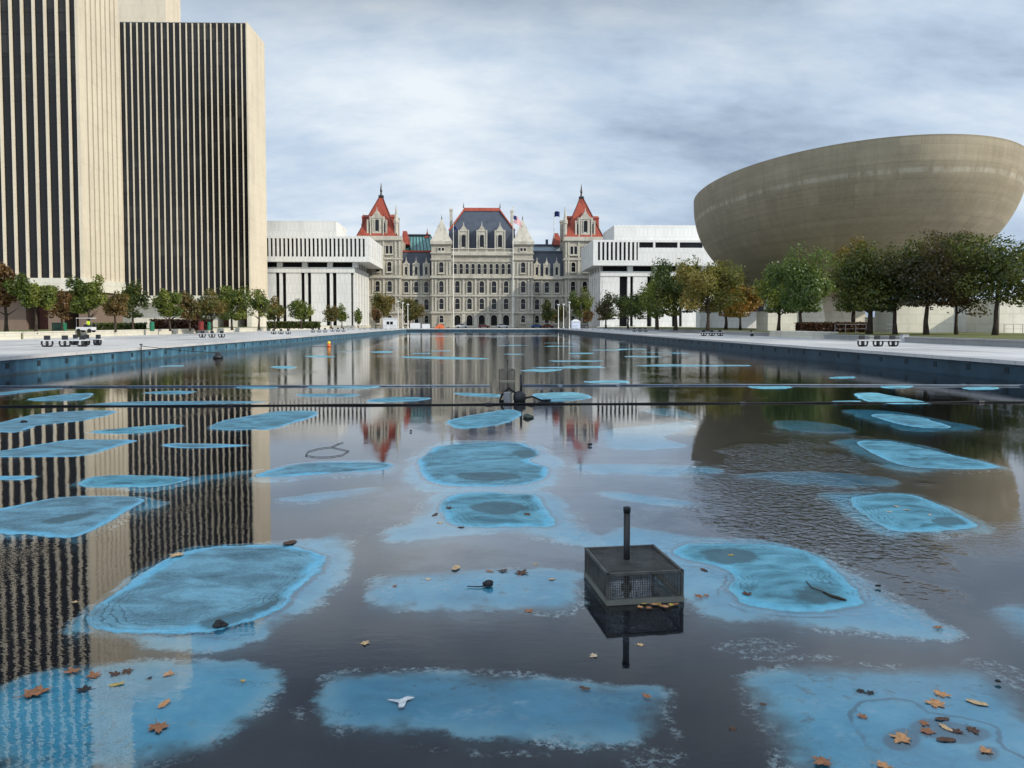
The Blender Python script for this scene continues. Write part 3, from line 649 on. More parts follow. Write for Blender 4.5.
# ------------------------------------------------------------------ the two white courthouse-like blocks
def white_block(label, name, mirror):
    root = thing(name, label, 'building', (0, 0, ZD)); Z = lambda y, Y: at(482, y, Y)[2]-ZD
    s = -1 if not mirror else 1
    def X(px, Y): return at(px, 323.5, Y)[0]
    if not mirror: xc, Yf, Yb, xfar, zt, zb = X(369.9, 263), 263, 300, -120, Z(236.9, 263), Z(262.2, 263)
    else: xc, Yf, Yb, xfar, zt, zb = X(592.9, 250), 250, 281, 118, Z(239.3, 250), Z(265, 250)
    def bx(m, xa, xb, *r): m.box(min(xa, xb), max(xa, xb), *r)
    g = MB(); bx(g, xc-s*-.6, xfar, Yf+.6, Yb-.6, zb+.1, zt-.1) if False else bx(g, xc+s*.6, xfar, Yf+.6, Yb-.6, zb+.1, zt-.1)
    g.build('window_wall', M['cap_glass'], root)
    w = MB(); h = zt-zb
    bx(w, xc, xfar, Yf, Yb, zt-h*.085, zt); bx(w, xc, xfar, Yf, Yb, zb, zb+h*.20)
    # end pier at the corner, slits along the front
    z0, z1 = zb+h*.20-.002, zt-h*.085+.002
    bx(w, xc, xc+s*1.55, Yf+.003, Yf+1.5, z0, z1)
    pitch = 1.40; GAP = .72; n = 9 if mirror else 40
    for k in range(n):
        a = xc+s*(1.55+GAP+k*pitch); bx(w, a, a+s*(pitch-GAP), Yf+.003, Yf+.9, z0, z1)
    if mirror:
        a = xc+s*(1.55+9*pitch-.0); zl = zt-h*.30
        bx(w, a+s*.5, xfar, Yf+.004, Yf+.9, z0, zl)
        for px in (653.7, 678, 703, 728): bx(w, X(px, Yf)-.35, X(px, Yf)+.35, Yf+.006, Yf+.9, zl-.002, z1)
        bx(w, a+s*.5, a+s*.9, Yf+.005, Yf+.9, zl-.004, z1)
    # side towards the pool: five wide bays of fins
    L_ = Yb-Yf-1.5
    for k in range(6):
        y0 = Yf+1.5+L_*k/6+.9; bx(w, xc+s*.003, xc+s*1.2, y0, y0+L_/6-.9, z0, z1)
    w.build('upper_storey', M['white_stone'], root)
    # penthouse
    p = MB()
    if not mirror: bx(p, X(337, 276), xfar, 276, 297, zt-.05, Z(221.8, 276))
    else: bx(p, X(613.7, 262), xfar, 262, 286, zt-.05, Z(224.3, 262))
    p.build('penthouse', M['white_stone'], root)
    # recess and lower walls
    xl = X(355, 265) if not mirror else 38.9
    zr = Z(267.7, 265) if not mirror else Z(271, 252); ze = Z(273, 265) if not mirror else Z(275.8, 252)
    Yl = Yf+2
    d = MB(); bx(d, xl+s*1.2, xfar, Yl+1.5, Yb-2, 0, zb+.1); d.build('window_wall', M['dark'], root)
    e = MB(); bx(e, xl, xfar, Yl, Yb-1, ze, zr); e.build('cornice', M['white_stone'], root)
    for k in range(10 if mirror else 5):
        a = (X((355.3-25.1*k), 265) if not mirror else X(630+24.5*k, 252)); MB().box(a-.9, a+.9, Yl+.3, Yl+3, zr, zb+.05).build('beam_end', M['white_stone'], root)
    for k in range(5): MB().box(min(xl+s*.3, xl+s*2.5), max(xl+s*.3, xl+s*2.5), Yl+3+6*k, Yl+5+6*k, zr, zb+.05).build('beam_end', M['white_stone'], root)
    lw = MB()
    if not mirror:
        spans = [(336.8, 351.2), (330.2, 333), (311.5, 326.4), (305, 308), (286.5, 301.5), (279.9, 282.8), (258, 276.2), (236, 254)]
        for a, b in spans: lw.box(X(a, 265.3), X(b, 265.3), Yl+.3, Yl+1.6, 0, ze+.01)
        lw.box(X(355.2, 265.3)-.4, xl+.002, Yl+.28, Yl+2, 0, ze+.012)
    else:
        spans = [(602, 619.4), (627.3, 630), (633, 647), (651.6, 655), (658, 672), (676, 679), (682, 700), (703, 706), (709, 740)]
        for a, b in spans: lw.box(X(a, 252.3), X(b, 252.3), Yl+.3, Yl+1.6, 0, ze+.01)
        lw.box(xl-.002, xl+.5, Yl+.28, Yl+2, 0, ze+.012)
    ns = 5; L_ = Yb-1-Yl-2
    for k in range(ns):
        y0 = Yl+2+L_*k/ns+1.5; lw.box(min(xl, xl+s*1.6), max(xl, xl+s*1.6), y0, y0+L_/ns-1.5, 0, ze+.011)
    lw.build('lower_wall', M['white_stone'], root)
    gl = MB(); bx(gl, xl-s*.6, xfar, Yf+.8, Yb, -.05, .9) if not mirror else bx(gl, xl-s*1.0, xfar, Yf+.9, Yb, -.05, .6)
    gl.build('plinth', M['cream_wall'], root)
white_block('white slab office block on the left with an overhanging slit-windowed storey', 'legislative_building', False)
white_block('white slab court block on the right, partly behind the bowl, long window band', 'court_building', True)

# ------------------------------------------------------------------ the old stone capitol
def capitol():
    D = 300.0; k_ = D/F
    root = thing('capitol_building', 'ornate grey stone capitol with red pyramid tower roofs at the pool end', 'building', (at(482, 323.5, D)[0], D, ZD))
    ox = at(482, 323.5, D)[0]
    X = lambda px: at(px, 323.5, D)[0]-ox
    Z = lambda py: at(482, py, D)[2]-ZD
    st, tr = M['cap_stone'], M['cap_trim']
    def bxp(m, xa, xb, yt, yb, y0, y1): m.box(X(xa), X(xb), y0, y1, max(Z(yb), 0), Z(yt)); return m
    CEN, TUR, WING, COR = -1.2, -2.0, 1.5, -1.6        # front planes
    wl = MB(); bxp(wl, 363, 602, 277, 330, WING, 60); wl.build('wall', st, root)
    wl = MB(); bxp(wl, 451.5, 513.2, 253, 330, CEN, 30); wl.build('wall', st, root)
    for a, b in ((432, 451.6), (513, 532.6)):
        bxp(MB(), a, b, 243, 330, TUR, 12).build('wall', st, root)
    for a, b in ((358.5, 401.5), (564, 606)):
        bxp(MB(), a, b, 239.5, 330, COR, 17).build('wall', st, root)
    # string courses and cornices
    for a, b, fr, lev in ((451.5, 513.2, CEN, [(311.5, 313.5), (294.8, 296.6), (276, 278.5), (253, 255.8), (261, 262)]),
                          (432, 451.6, TUR, [(311.5, 313.5), (294.8, 296.6), (276, 278.5), (259.5, 260.4), (253, 254), (242, 245)]),
                          (513, 532.6, TUR, [(311.5, 313.5), (294.8, 296.6), (276, 278.5), (259.5, 260.4), (253, 254), (242, 245)]),
                          (401.5, 432, WING, [(311.5, 313.5), (294.8, 296.6), (276, 279)]), (532.6, 564, WING, [(311.5, 313.5), (294.8, 296.6), (276, 279)]),
                          (358.5, 401.5, COR, [(311.5, 313.5), (294.8, 296.6), (276, 278.5), (258.5, 260), (237, 241)]),
                          (564, 606, COR, [(311.5, 313.5), (294.8, 296.6), (276, 278.5), (258.5, 260), (237, 241)])):
        for i, (yt, yb) in enumerate(lev):
            c = MB()
            ex = .35 if fr != WING else 0
            c.box(X(a)-ex, X(b)+ex, fr-.55-(.3 if yb-yt > 2.3 else 0), fr+5, Z(yb), Z(yt)); c.box(X(a)-ex*.5, X(b)+ex*.5, fr-.3, fr+5, Z(yb)-.35, Z(yb)-.002)
            c.build('cornice', tr, root)
    # pilasters between the bays
    def pil(*a): bxp(MB(), *a).build('pilaster', tr, root)
    for x in (452.8, 463.7, 475.7, 487.9, 500, 511.8):
        for yt, yb in ((279, 294.7), (297, 311.4)): pil(x-.9, x+.9, yt, yb, CEN-.35, CEN+.3)
        pil(x-1.8, x+1.8, 314, 328, CEN-.45, CEN+.3)
    for cx in (441.8, 522.8):
        for dx in (-8.7, -5.6, 5.6, 8.7):
            for yt, yb in ((262.5, 275.7), (279, 294.7), (297, 311.4)): pil(cx+dx-.8, cx+dx+.8, yt, yb, TUR-.35, TUR+.3)
    for cx in (411, 421, 431, 401.8, 542, 552, 563, 533.4):
        for yt, yb in ((279.3, 294.7), (297, 311.4)): pil(cx-.7, cx+.7, yt, yb, WING-.3, WING+.3)
    for cx in (374, 384.7, 396.5, 400.5, 565.5, 568, 578, 589, 600):
        for yt, yb in ((242, 258), (260.5, 275.7), (279, 294.7), (297, 311.4)): pil(cx-.8, cx+.8, yt, yb, COR-.35, COR+.3)
    # windows: stone surround with a recessed pane, shared meshes
    cache = {}
    def window(cx, yt, yb, w, front, arched=True, name='window'):
        h = Z(yt)-Z(yb); ww = (w+.5)*k_; key = (round(h, 1), round(ww, 2), arched, name)
        if key not in cache:
            def outline(hw, top, bot):
                if not arched: return [(-hw, bot), (hw, bot), (hw, top), (hw*.5, top), (0, top), (-hw*.5, top), (-hw, top)]
                return [(-hw, bot), (hw, bot)]+[(hw*math.cos(t), top-hw+hw*math.sin(t)) for t in np.linspace(0, math.pi, 9)]
            m = MB(); o_ = outline(ww/2+.26, h+.26, -.25); i_ = outline(ww/2, h, 0); m.ring_xz(o_, i_, -.42, .1)
            m.box(-ww/2-.5, ww/2+.5, -.6, .1, -.6, -.252)
            gl = MB(); gl.xz(outline(ww/2+.02, h+.02, -.02), -.06, .1)
            if ww > 1.1 and name == 'window':
                m.box(-ww/2, ww/2, -.155, -.07, h*.52, h*.52+.10)
            cache[key] = (m.data(name, tr), gl.data('pane', M['cap_glass'] if name == 'window' else M['dark']))
        m, gl = cache[key]
        o = link(name, m, root, 0, (X(cx), front, max(Z(yb), .05))); link('pane', gl, o)
    B5 = (457.6, 469.6, 481.8, 494, 506)
    for x in B5:
        window(x, 315, 327.4, 5.6, CEN, name='archway'); window(x, 298.6, 309.3, 4.0, CEN); window(x, 281.2, 293, 4.0, CEN)
    for k in range(10): window(455.4+5.95*k, 264, 274.3, 2.9, CEN)
    for cx in (441.8, 522.8):
        window(cx, 262.6, 273, 3.8, TUR); window(cx, 281.3, 292.8, 3.8, TUR); window(cx, 298.8, 309.3, 3.8, TUR); window(cx, 315.5, 322.5, 3.4, TUR)
        for dx in (-1.7, 1.7): window(cx+dx, 248.6, 251.4, 1.9, TUR, False)
    for xs in ((406.2, 416.2, 426.3), (537.2, 547, 557.2)):
        for x in xs: window(x, 281.5, 292.5, 3.8, WING); window(x, 299, 309.5, 3.8, WING); window(x, 315.5, 323, 3.4, WING)
    for cx in (378.5, 390.4, 572.3, 584, 595.5):
        window(cx, 281.3, 292, 3.8, COR); window(cx, 299, 309.3, 3.8, COR); window(cx, 315.5, 323, 3.4, COR)
    for cx in (390.3, 378.5, 572.6, 584.5): window(cx, 262.4, 272, 3.6, COR)
    for cx in (388.2, 391.9, 377, 380.7, 571, 574.9, 583, 586.8): window(cx, 246.6, 254.4, 2.3, COR, False)
    # balustrade
    b = MB(); bxp(b, 451.8, 513, 248.6, 249.6, CEN-.3, CEN+.5); bxp(b, 451.8, 513, 251.9, 253, CEN-.3, CEN+.5)
    for k in range(62): b.box(X(452.2+k*.98), X(452.2+k*.98)+.16, CEN-.05, CEN+.2, Z(252), Z(249.5))
    b.build('balustrade', tr, root)
    # central roof
    r = MB(); x0, x1, x2, x3 = X(447.5), X(516.5), X(463.3), X(500.7)
    zt, z1, z0 = Z(207.5), Z(230), Z(253)
    r.frustum((x0, x1, 0.8, 28), z0, (x0+.6, x1-.6, 2.4, 27), z1); r.frustum((x0+.6, x1-.6, 2.4, 27), z1+.002, (x2, x3, 9.5, 20), zt)
    roof = r.build('roof', M['slate'], root)
    rr = MB(); rr.frustum((x2-.5, x3+.5, 9.2, 20.3), zt+.002, (x2+.2, x3-.2, 10.2, 19.2), Z(203.8))
    for (xa, xb) in ((x0+.6, x2), (x1-.6, x3)): rr.tube([(xa, 2.2, z1+.1), (xb, 9.2, zt+.2)], .32, 6)
    rr.build('ridge_cap', M['red_tile'], roof)
    f = MB()
    for x in (x2, x3): f.tube([(x, 10, Z(204)), (x, 10, Z(202)), (x, 10, Z(198.6))], [.35, .22, .04], 6)
    f.build('finial', M['black_iron'], roof)
    def dormer(cx, ybot, ygable, ypeak, w, front, wins, depth=9.0, parent=root, material=tr):
        d = MB(); hw = w*k_/2; x = X(cx)
        d.box(x-hw*.86, x+hw*.86, front, front+depth, Z(ybot), Z(ygable))
        d.xz([(x-hw, Z(ygable)+.002), (x+hw, Z(ygable)+.002), (x+hw*.45, Z(ygable)+(Z(ypeak)-Z(ygable))*.5), (x, Z(ypeak)), (x-hw*.45, Z(ygable)+(Z(ypeak)-Z(ygable))*.5)], front-.2, front+depth)
        for sx in (-1, 1): d.box(x+sx*hw-.22, x+sx*hw+.22, front-.3, front+.5, Z(ybot), Z(ygable)+.6)
        d.tube([(x, front+.2, Z(ypeak)-.1), (x, front+.2, Z(ypeak)+1.2)], [.22, .03], 6)
        o = d.build('dormer', material, parent)
        for wx, yt, yb, ww in wins:
            m = MB(); h = Z(yt)-Z(yb); q = ww*k_/2; X0 = X(wx)
            m.xz([(X0-q, Z(yb)), (X0+q, Z(yb))]+[(X0+q*math.cos(t), Z(yt)-q+q*math.sin(t)) for t in np.linspace(0, math.pi, 9)], front-.03, front+.2)
            m.build('pane', M['cap_glass'], o)
            fr_ = MB(); fr_.box(X0-q-.3, X0-q, front-.28, front+.1, Z(yb)-.2, Z(yt)); fr_.box(X0+q, X0+q+.3, front-.28, front+.1, Z(yb)-.2, Z(yt)); pass
            fr_.build('frame', tr, o)
    for cx in (463.9, 482, 500): dormer(cx, 253, 231.8, 225, 9.6, CEN+.15, [(cx, 235, 247.3, 4.2)])
    # turret spires
    for cx in (441.8, 522.8):
        s = MB(); x = X(cx); hw = 10.6*k_; yc = TUR+hw
        s.frustum((x-hw-.2, x+hw+.2, yc-hw-.2, yc+hw+.2), Z(242.2), (x-hw*.84, x+hw*.84, yc-hw*.84, yc+hw*.84), Z(238.6))
        s.frustum((x-hw*.80, x+hw*.80, yc-hw*.80, yc+hw*.80), Z(238.5), (x-.25, x+.25, yc-.25, yc+.25), Z(219))
        o = s.build('spire', tr, root)
        MB().tube([(x, yc, Z(219.4)), (x, yc, Z(217)), (x, yc, Z(214.3))], [.3, .18, .03], 6).build('finial', M['black_iron'], o)
    for cx, yt, yb, Y0, w in ((450.4, 205.3, 240, 10, 3.3), (513, 206.2, 240, 10, 3.6), (437.6, 223.5, 243, 9, 2.3), (391.5, 211.5, 238, 10, 4.6), (394.5, 214, 238, 13, 4), (565.6, 215.3, 240, 14, 4.8), (570.5, 213, 240, 16, 4.4)):
        m = MB(); x = X(cx); hw = w*k_/2
        m.box(x-hw*.85, x+hw*.85, Y0-hw, Y0+hw, Z(yb), Z(yt)-.8); m.box(x-hw*1.05, x+hw*1.05, Y0-hw*1.2, Y0+hw*1.2, Z(yt)-.8+.002, Z(yt)); m.build('chimney', tr if cx > 430 and cx < 530 else M['cap_stone'], root)
    # wing roofs
    for a, b, xs in ((401.5, 432, (406, 416, 426.2)), (532.6, 564, (537.2, 547, 557))):
        m = MB(); xa, xb = X(a), X(b)
        m.frustum((xa, xb, WING+.6, 24), Z(277), (xa, xb, WING+4.5, 20), Z(251)); w = m.build('roof', M['slate'], root)
        m = MB(); m.box(xa, xb, WING+4.2, 20.2, Z(251)+.002, Z(249.2)); m.build('ridge_cap', M['red_tile'] if a < 480 else M['slate'], w)
        for x in xs: dormer(x, 276.5, 264.5, 259.5, 5.6, WING+.3, [(x, 266.5, 274.5, 2.6)], 3.5)
    m = MB(); m.frustum((X(397), X(434.5), 22, 50), Z(262), (X(399), X(425.5), 28, 44), Z(228)); o = m.build('skylight_roof', M['copper'], root)
    m = MB(); m.box(X(398.5), X(426), 27.5, 44.5, Z(228.1), Z(226.3)); 
    for k in range(8): m.tube([(X(399+4.6*k), 21.9, Z(261)), (X(401+3.2*k), 27.9, Z(228))], .14, 5)
    m.build('roof_bar', M['black_iron'], o)
    m = MB(); m.frustum((X(419.5), X(424.5), 27.3, 30), Z(230), (X(422), X(423.2), 28, 29), Z(224)); m.tube([(X(422.5), 28.5, Z(224.5)), (X(422.5), 28.5, Z(219))], [.25, .04], 6); m.build('roof_peak', M['red_tile'], o)
    MB().box(X(405), X(415), 20.3, 25, Z(250), Z(246)).build('roof_box', M['black_iron'], root)
    m = MB(); m.box(X(530), X(566), 22, 45, Z(262), Z(240.4)); o = m.build('skylight_roof', simple('pale_roof_glass', (0.36, 0.44, 0.50), .3, .5), root)
    m = MB(); m.box(X(529.8), X(566.2), 21.6, 45.4, Z(240.4)+.002, Z(238.2)); m.box(X(550.6), X(553), 23, 25, Z(238.2), Z(232.6)); m.build('roof_bar', M['slate'], o)
    # corner tower roofs
    for c0, hw_px, yb, apex, dc, sgn in ((378.2, 19.8, 237, 380, 378, 1), (583.2, 19.4, 237.6, 582.8, 584.6, -1)):
        x = X(c0); hw = hw_px*k_; yc = COR+hw; ax = X(apex)
        m = MB(); m.frustum((x-hw, x+hw, yc-hw, yc+hw), Z(yb), (ax-.75, ax+.75, yc-.75, yc+.75), Z(196)); w = m.build('roof', M['red_tile'], root)
        m = MB(); m.box(ax-.95, ax+.95, yc-.95, yc+.95, Z(195.9), Z(193.6)); m.tube([(ax, yc, Z(193.7)), (ax, yc, Z(190.5)), (ax, yc, Z(188.5)), (ax, yc, Z(185.5)), (ax, yc, Z(180.5))], [.5, .35, .5, .3, .05], 6)
        m.build('finial', M['black_iron'], w)
        m = MB()
        for sx in (-1, 1): m.tube([(x+sx*hw, yc-hw, Z(yb)+.1), (ax+sx*.75, yc-.75, Z(196))], .22, 5)
        m.build('roof_ridge', simple('dark_red_ridge', (.10, .025, .02), .6), w)
        dormer(dc, 236.4, 219, 210.5, 12.5, COR+.5, [(dc+.2, 220.3, 231.8, 3.7)], 6)
        for sx in (-1, 1): dormer(dc+sx*7.4, 236.4, 222, 219.5, 4.2, COR+.8, [(dc+sx*7.4, 223.6, 234, 1.9)], 4)
        for sx, ypk in ((-1, 210 if sgn > 0 else 206), (1, 205 if sgn > 0 else 212)):
            m = MB(); px_ = X(c0+sx*hw_px*.95); m.lathe([(.75, Z(240)), (.75, Z(224)), (1.0, Z(223.5)), (1.0, Z(220)), (.7, Z(219.5)), (.5, Z(215)), (.08, Z(ypk))], px_, COR+1.0 if sx*sgn > 0 else yc+hw-1, 8); m.build('pinnacle', tr, root)
        for sx in (-1, 1):                        # side dormer gables and the lower red roofs behind
            m = MB(); xa = X(c0+sx*hw_px*.45); xb = X(c0+sx*hw_px*.86)
            m.box(min(xa, xb), max(xa, xb), yc-2.2, yc+2.2, Z(237), Z(216.5)); m.frustum((min(xa, xb)-.2, max(xa, xb)+.2, yc-2.5, yc+2.5), Z(216.5)+.002, (min(xa, xb), max(xa, xb), yc-.2, yc+.2), Z(213.5)); m.build('side_dormer', M['red_tile'], root)
    for a, b, yp in ((397, 405, 221.5), (557.5, 568, 223)):
        m = MB(); m.frustum((X(a), X(b), 17, 30), Z(240), (X((a+b)/2)-1.3, X((a+b)/2)+.2, 22, 25), Z(yp+3)); m.build('roof', M['red_tile'], root)
    # roof flag
    m = MB().tube([(X(558.6), 20, Z(240)), (X(558.6), 20, Z(203.6))], .14, 6).build('flagpole', M['pole'], root)
    fm = MB(); n = 8
    for i in range(n+1):
        u = i/n; xx = X(558.6)+.14+u*2.2; yy = 20+.35*math.sin(u*7); dz = .25*math.sin(u*5)+u*.5
        fm.v += [(xx, yy, Z(209.8)+dz), (xx, yy, Z(204.2)+dz)]
    fm.f = [(2*i, 2*i+2, 2*i+3, 2*i+1) for i in range(n)]; fm.build('flag', M['flag_blue'], m)
    # stone porch steps
    s = MB()
    for k in range(5): s.box(X(450), X(514), CEN-6+k*.9, CEN-.5, k*.16-.001*k, (k+1)*.16)
    s.build('steps', tr, root)
capitol()

# ------------------------------------------------------------------ the egg
def egg():
    cx, cy, a, b, ph, zr, z0, p = 74.628, 161.288, 51.614, 28.77, -1.75, 29.704, 7.626, 2.189
    root = thing('egg_theatre', 'huge brown concrete bowl-shaped theatre rising over the trees on the right', 'theatre', (cx, cy, ZD), ph)
    n = 128; prof = []
    for k in range(41):
        v = k/40; prof.append(((max(1-(1-v)**p, 0))**(1/p), z0+(zr-z0)*v))
    m = MB()
    for r, z in prof:
        m.v += [(a*max(r, .004)*math.cos(2*math.pi*i/n), b*max(r, .004)*math.sin(2*math.pi*i/n), z-ZD) for i in range(n)]
    m.f = [(k*n+i, k*n+(i+1) % n, (k+1)*n+(i+1) % n, (k+1)*n+i) for k in range(40) for i in range(n)]
    m.f.append(tuple(range(n))[::-1])
    o = m.build('bowl', M['egg'], root, smooth=True)
    m = MB(); pr = [(1.0, zr-ZD+.001), (1.001, zr-ZD+.25), (.985, zr-ZD+.30), (.97, zr-ZD-.2), (.90, zr-ZD+.5), (.6, zr-ZD+3.5), (.25, zr-ZD+4.6), (.004, zr-ZD+4.8)]
    for r, z in pr: m.v += [(a*r*math.cos(2*math.pi*i/n), b*r*math.sin(2*math.pi*i/n), z) for i in range(n)]
    m.f = [(k*n+i, k*n+(i+1) % n, (k+1)*n+(i+1) % n, (k+1)*n+i) for k in range(len(pr)-1) for i in range(n)]
    m.build('roof_rim', M['egg'], root, smooth=False)
    ped = MB(); c, s = math.cos(-ph), math.sin(-ph)
    wx, wy = 62-cx, 152-cy; lx, ly = wx*c-wy*s, wx*s+wy*c
    ped.frustum((lx-9, lx+9, ly-4.6, ly+4.6), 0, (lx-7, lx+7, ly-3.2, ly+3.2), 11)
    ped.frustum((-9, 9, -5, 5), 0, (-6, 6, -3.5, 3.5), 8.5)
    ped.build('pedestal', M['cream_wall'], root)
egg()

# ------------------------------------------------------------------ low walls and the structures under the egg
def lowwall(x0, x1, y0, y1, z1, label, mat='cream_wall', z0=ZD, capping=True):
    o = thing('low_wall', label, 'wall', ((x0+x1)/2, (y0+y1)/2, z0), 0, 'low stone walls along the decks')
    hx, hy = (x1-x0)/2, (y1-y0)/2
    MB().box(-hx, hx, -hy, hy, 0, z1-z0-.12).build('wall_face', M[mat], o)
    MB().box(-hx-.06, hx+.06, -hy-.06, hy+.06, z1-z0-.118, z1-z0).build('coping', M[mat], o)
lowwall(-48.2, -46.8, 28, 80, 1.63, 'long cream retaining wall nearest the left edge behind the left deck')
lowwall(-48.6, -47.4, 81.5, 92, 1.60, 'cream retaining wall behind the pair of tables on the left deck')
lowwall(-48.2, -46.8, 93, 118, 1.62, 'cream retaining wall behind the row of three seats, left deck')
lowwall(-48.2, -46.8, 120, 165, 1.60, 'cream retaining wall in front of the farther left tower')
lowwall(-48.2, -46.8, 167, 238, 1.58, 'far cream retaining wall before the left white block')
lowwall(35.7, 37.2, 18, 68, 1.36, 'long grey step wall behind the dark bench on the right deck', 'grey_wall')
lowwall(35.3, 37.6, 80, 93, 1.58, 'pale sunlit wall block below the round green trees, right deck')
lowwall(35.7, 37.2, 69.5, 79, 1.34, 'short grey step wall beside the pale wall block', 'grey_wall')
lowwall(35.7, 37.2, 94.5, 150, 1.36, 'grey step wall under the orange autumn trees', 'grey_wall')
lowwall(35.7, 37.2, 152, 236, 1.34, 'far grey step wall before the right white block', 'grey_wall')
def wallblock(pxa, pxb, ytop, Y, th, label, mat='cream_wall'):
    x0, _, z = at(pxa, ytop, Y); x1 = at(pxb, ytop, Y)[0]
    o = thing('plaza_wall', label, 'wall', ((x0+x1)/2, Y, ZD)); hx = (x1-x0)/2
    MB().box(-hx, hx, 0, th, 0, z-ZD).build('wall_face', M[mat], o)
    MB().box(-hx-.05, hx+.05, -.05, th+.05, z-ZD+.002, z-ZD+.12).build('coping', M[mat], o)
wallblock(896, 954, 302, 92, 5, 'blank cream wall with faint marks behind the brown-tinged tree')
wallblock(1000, 1075, 299, 88, 6, 'cream wall cut off by the right edge, railing in front')
wallblock(971, 1000, 303, 95, 4, 'grey-white wall with a dark doorway between two cream walls', 'white_stone')
x, _, z = at(985.5, 313, 94.9); x2 = at(990, 313, 94.9)[0]
o = thing('doorway', 'narrow dark doorway in the grey-white wall on the right', 'door', ((x+x2)/2, 94.85, 1.36))
MB().box(-.32, .32, 0, .1, 0, 2.2).build('door_panel', M['dark'], o); MB().box(-.42, -.32, -.05, .12, 0, 2.3).build('door_frame', M['grey_metal'], o)
wallblock(876, 896, 318, 100, 3, 'small sunlit cream wall seen between two dark trunks')
wallblock(768, 797, 312, 118, 5, 'cream wall behind the round green trees')
wallblock(700, 768, 312, 205, 4, 'pale wall band behind the orange trees', 'white_stone')
o = thing('pavilion', 'small white hut with a dark red roof between the cream walls', 'hut', (*at(961.5, 323, 120)[:2], ZD))
MB().box(-1.6, 1.6, -1.5, 1.5, 0, 3.6).build('wall', M['white_stone'], o)
MB().frustum((-2.6, 2.6, -2.4, 2.4), 3.6, (-.9, .9, -.8, .8), 5.6).build('roof', M['red_tile'], o)
MB().box(-.5, .5, -1.56, -1.45, 1.2, 2.6).build('window', M['cap_glass'], o)
def railing(pxa, pxb, Y, zb, label, n=6):
    x0 = at(pxa, 330, Y)[0]; x1 = at(pxb, 330, Y)[0]
    o = thing('railing', label, 'railing', (x0, Y, zb)); L_ = x1-x0
    MB().tube([(0, 0, 1.0), (L_, 0, 1.0)], .03, 6).build('handrail', M['grey_metal'], o); MB().tube([(0, 0, .5), (L_, 0, .5)], .02, 6).build('handrail', M['grey_metal'], o)
    me = MB().tube([(0, 0, 0), (0, 0, 1.0)], .03, 6).data('post', M['grey_metal'])
    for k in range(n+1): link('post', me, o, 0, (L_*k/n, 0, 0))
railing(1004, 1060, 84, 1.36, 'grey railing before the rightmost cream wall', 6)
railing(835, 866, 84, 1.36, 'thin grey railing before the burgundy hedge', 3)
railing(886, 895, 92, 1.36, 'short railing between two dark trunks', 2)

# ------------------------------------------------------------------ vegetation
def leaf_mesh(name, cen, rad, n, size, pal, squash=1.0, seed=0, hint=None, clumps=None, flat=False):
    r = np.random.default_rng(seed)
    clumps = clumps or max(16, int(30*squash))
    # clump centres through the crown volume
    d = r.normal(size=(clumps, 3)); d /= np.linalg.norm(d, axis=1)[:, None]
    c = d*(r.random((clumps, 1))**.42)*.86
    cr = r.uniform(.24, .42, clumps)
    w = cr**2; ci = r.choice(clumps, n, p=w/w.sum())
    dd = r.normal(size=(n, 3)); dd /= np.linalg.norm(dd, axis=1)[:, None]
    q = c[ci]+dd*(cr[ci]*(.45+.55*r.random(n)))[:, None]
    q *= (1+.13*np.sin(q[:, 0]*4+seed)*np.cos(q[:, 2]*4.5+seed*2)+.10*np.sin(q[:, 1]*5+seed*3))[:, None]
    keep = np.sin(q[:, 0]*6+seed)+np.sin(q[:, 1]*6+2*seed)+np.sin(q[:, 2]*7+3*seed) > -1.45+.25*r.normal(size=n)
    q[~keep] = q[~keep]*.86+.10*r.normal(size=((~keep).sum(), 3))
    q[:, 2] = np.where(q[:, 2] < -.72, -.72+.3*(q[:, 2]+.72), q[:, 2])
    P = q*np.array(rad)+np.array(cen)
    nrm = dd+.8*r.normal(size=(n, 3))+np.array([0, 0, .5]); nrm /= np.linalg.norm(nrm, axis=1)[:, None]
    t = np.cross(nrm, r.normal(size=(n, 3))); t /= np.linalg.norm(t, axis=1)[:, None]; b = np.cross(nrm, t)
    s = size*r.uniform(.6, 1.35, n)[:, None]
    V = np.stack([P-t*s-b*s*.25, P-b*s*.62+nrm*s*.1, P+t*s, P+b*s*.62], 1).reshape(-1, 3)
    tone = r.random(clumps)[ci]*.55+r.random(n)*.45
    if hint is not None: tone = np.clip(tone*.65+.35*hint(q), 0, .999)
    pal = np.array(pal); k = tone*(len(pal)-1); i0 = np.floor(k).astype(int); f = (k-i0)[:, None]
    colr = pal[i0]*(1-f)+pal[np.minimum(i0+1, len(pal)-1)]*f
    colr = colr*r.uniform(.75, 1.25, (n, 1))
    me = bpy.data.meshes.new(name)
    me.vertices.add(4*n); me.vertices.foreach_set('co', V.astype(np.float32).ravel())
    me.loops.add(4*n); me.loops.foreach_set('vertex_index', np.arange(4*n, dtype=np.int32))
    me.polygons.add(n); me.polygons.foreach_set('loop_start', np.arange(0, 4*n, 4, dtype=np.int32)); me.update(calc_edges=True)
    ca = me.color_attributes.new('leaf', 'FLOAT_COLOR', 'POINT')
    ca.data.foreach_set('color', np.repeat(np.concatenate([colr, np.ones((n, 1))], 1), 4, 0).astype(np.float32).ravel())
    me.materials.append(M['leaf']); return me
GREEN = [(.022, .042, .009), (.066, .100, .016), (.135, .165, .024), (.25, .25, .04)]
DARKG = [(.014, .027, .007), (.034, .056, .011), (.075, .095, .017), (.16, .15, .03)]
OLIVE = [(.05, .065, .015), (.10, .105, .02), (.17, .13, .025), (.20, .10, .025)]
RUST = [(.06, .05, .018), (.12, .07, .022), (.18, .085, .03), (.22, .13, .05)]
TAN = [(.05, .055, .014), (.105, .09, .02), (.16, .10, .03), (.20, .125, .05)]
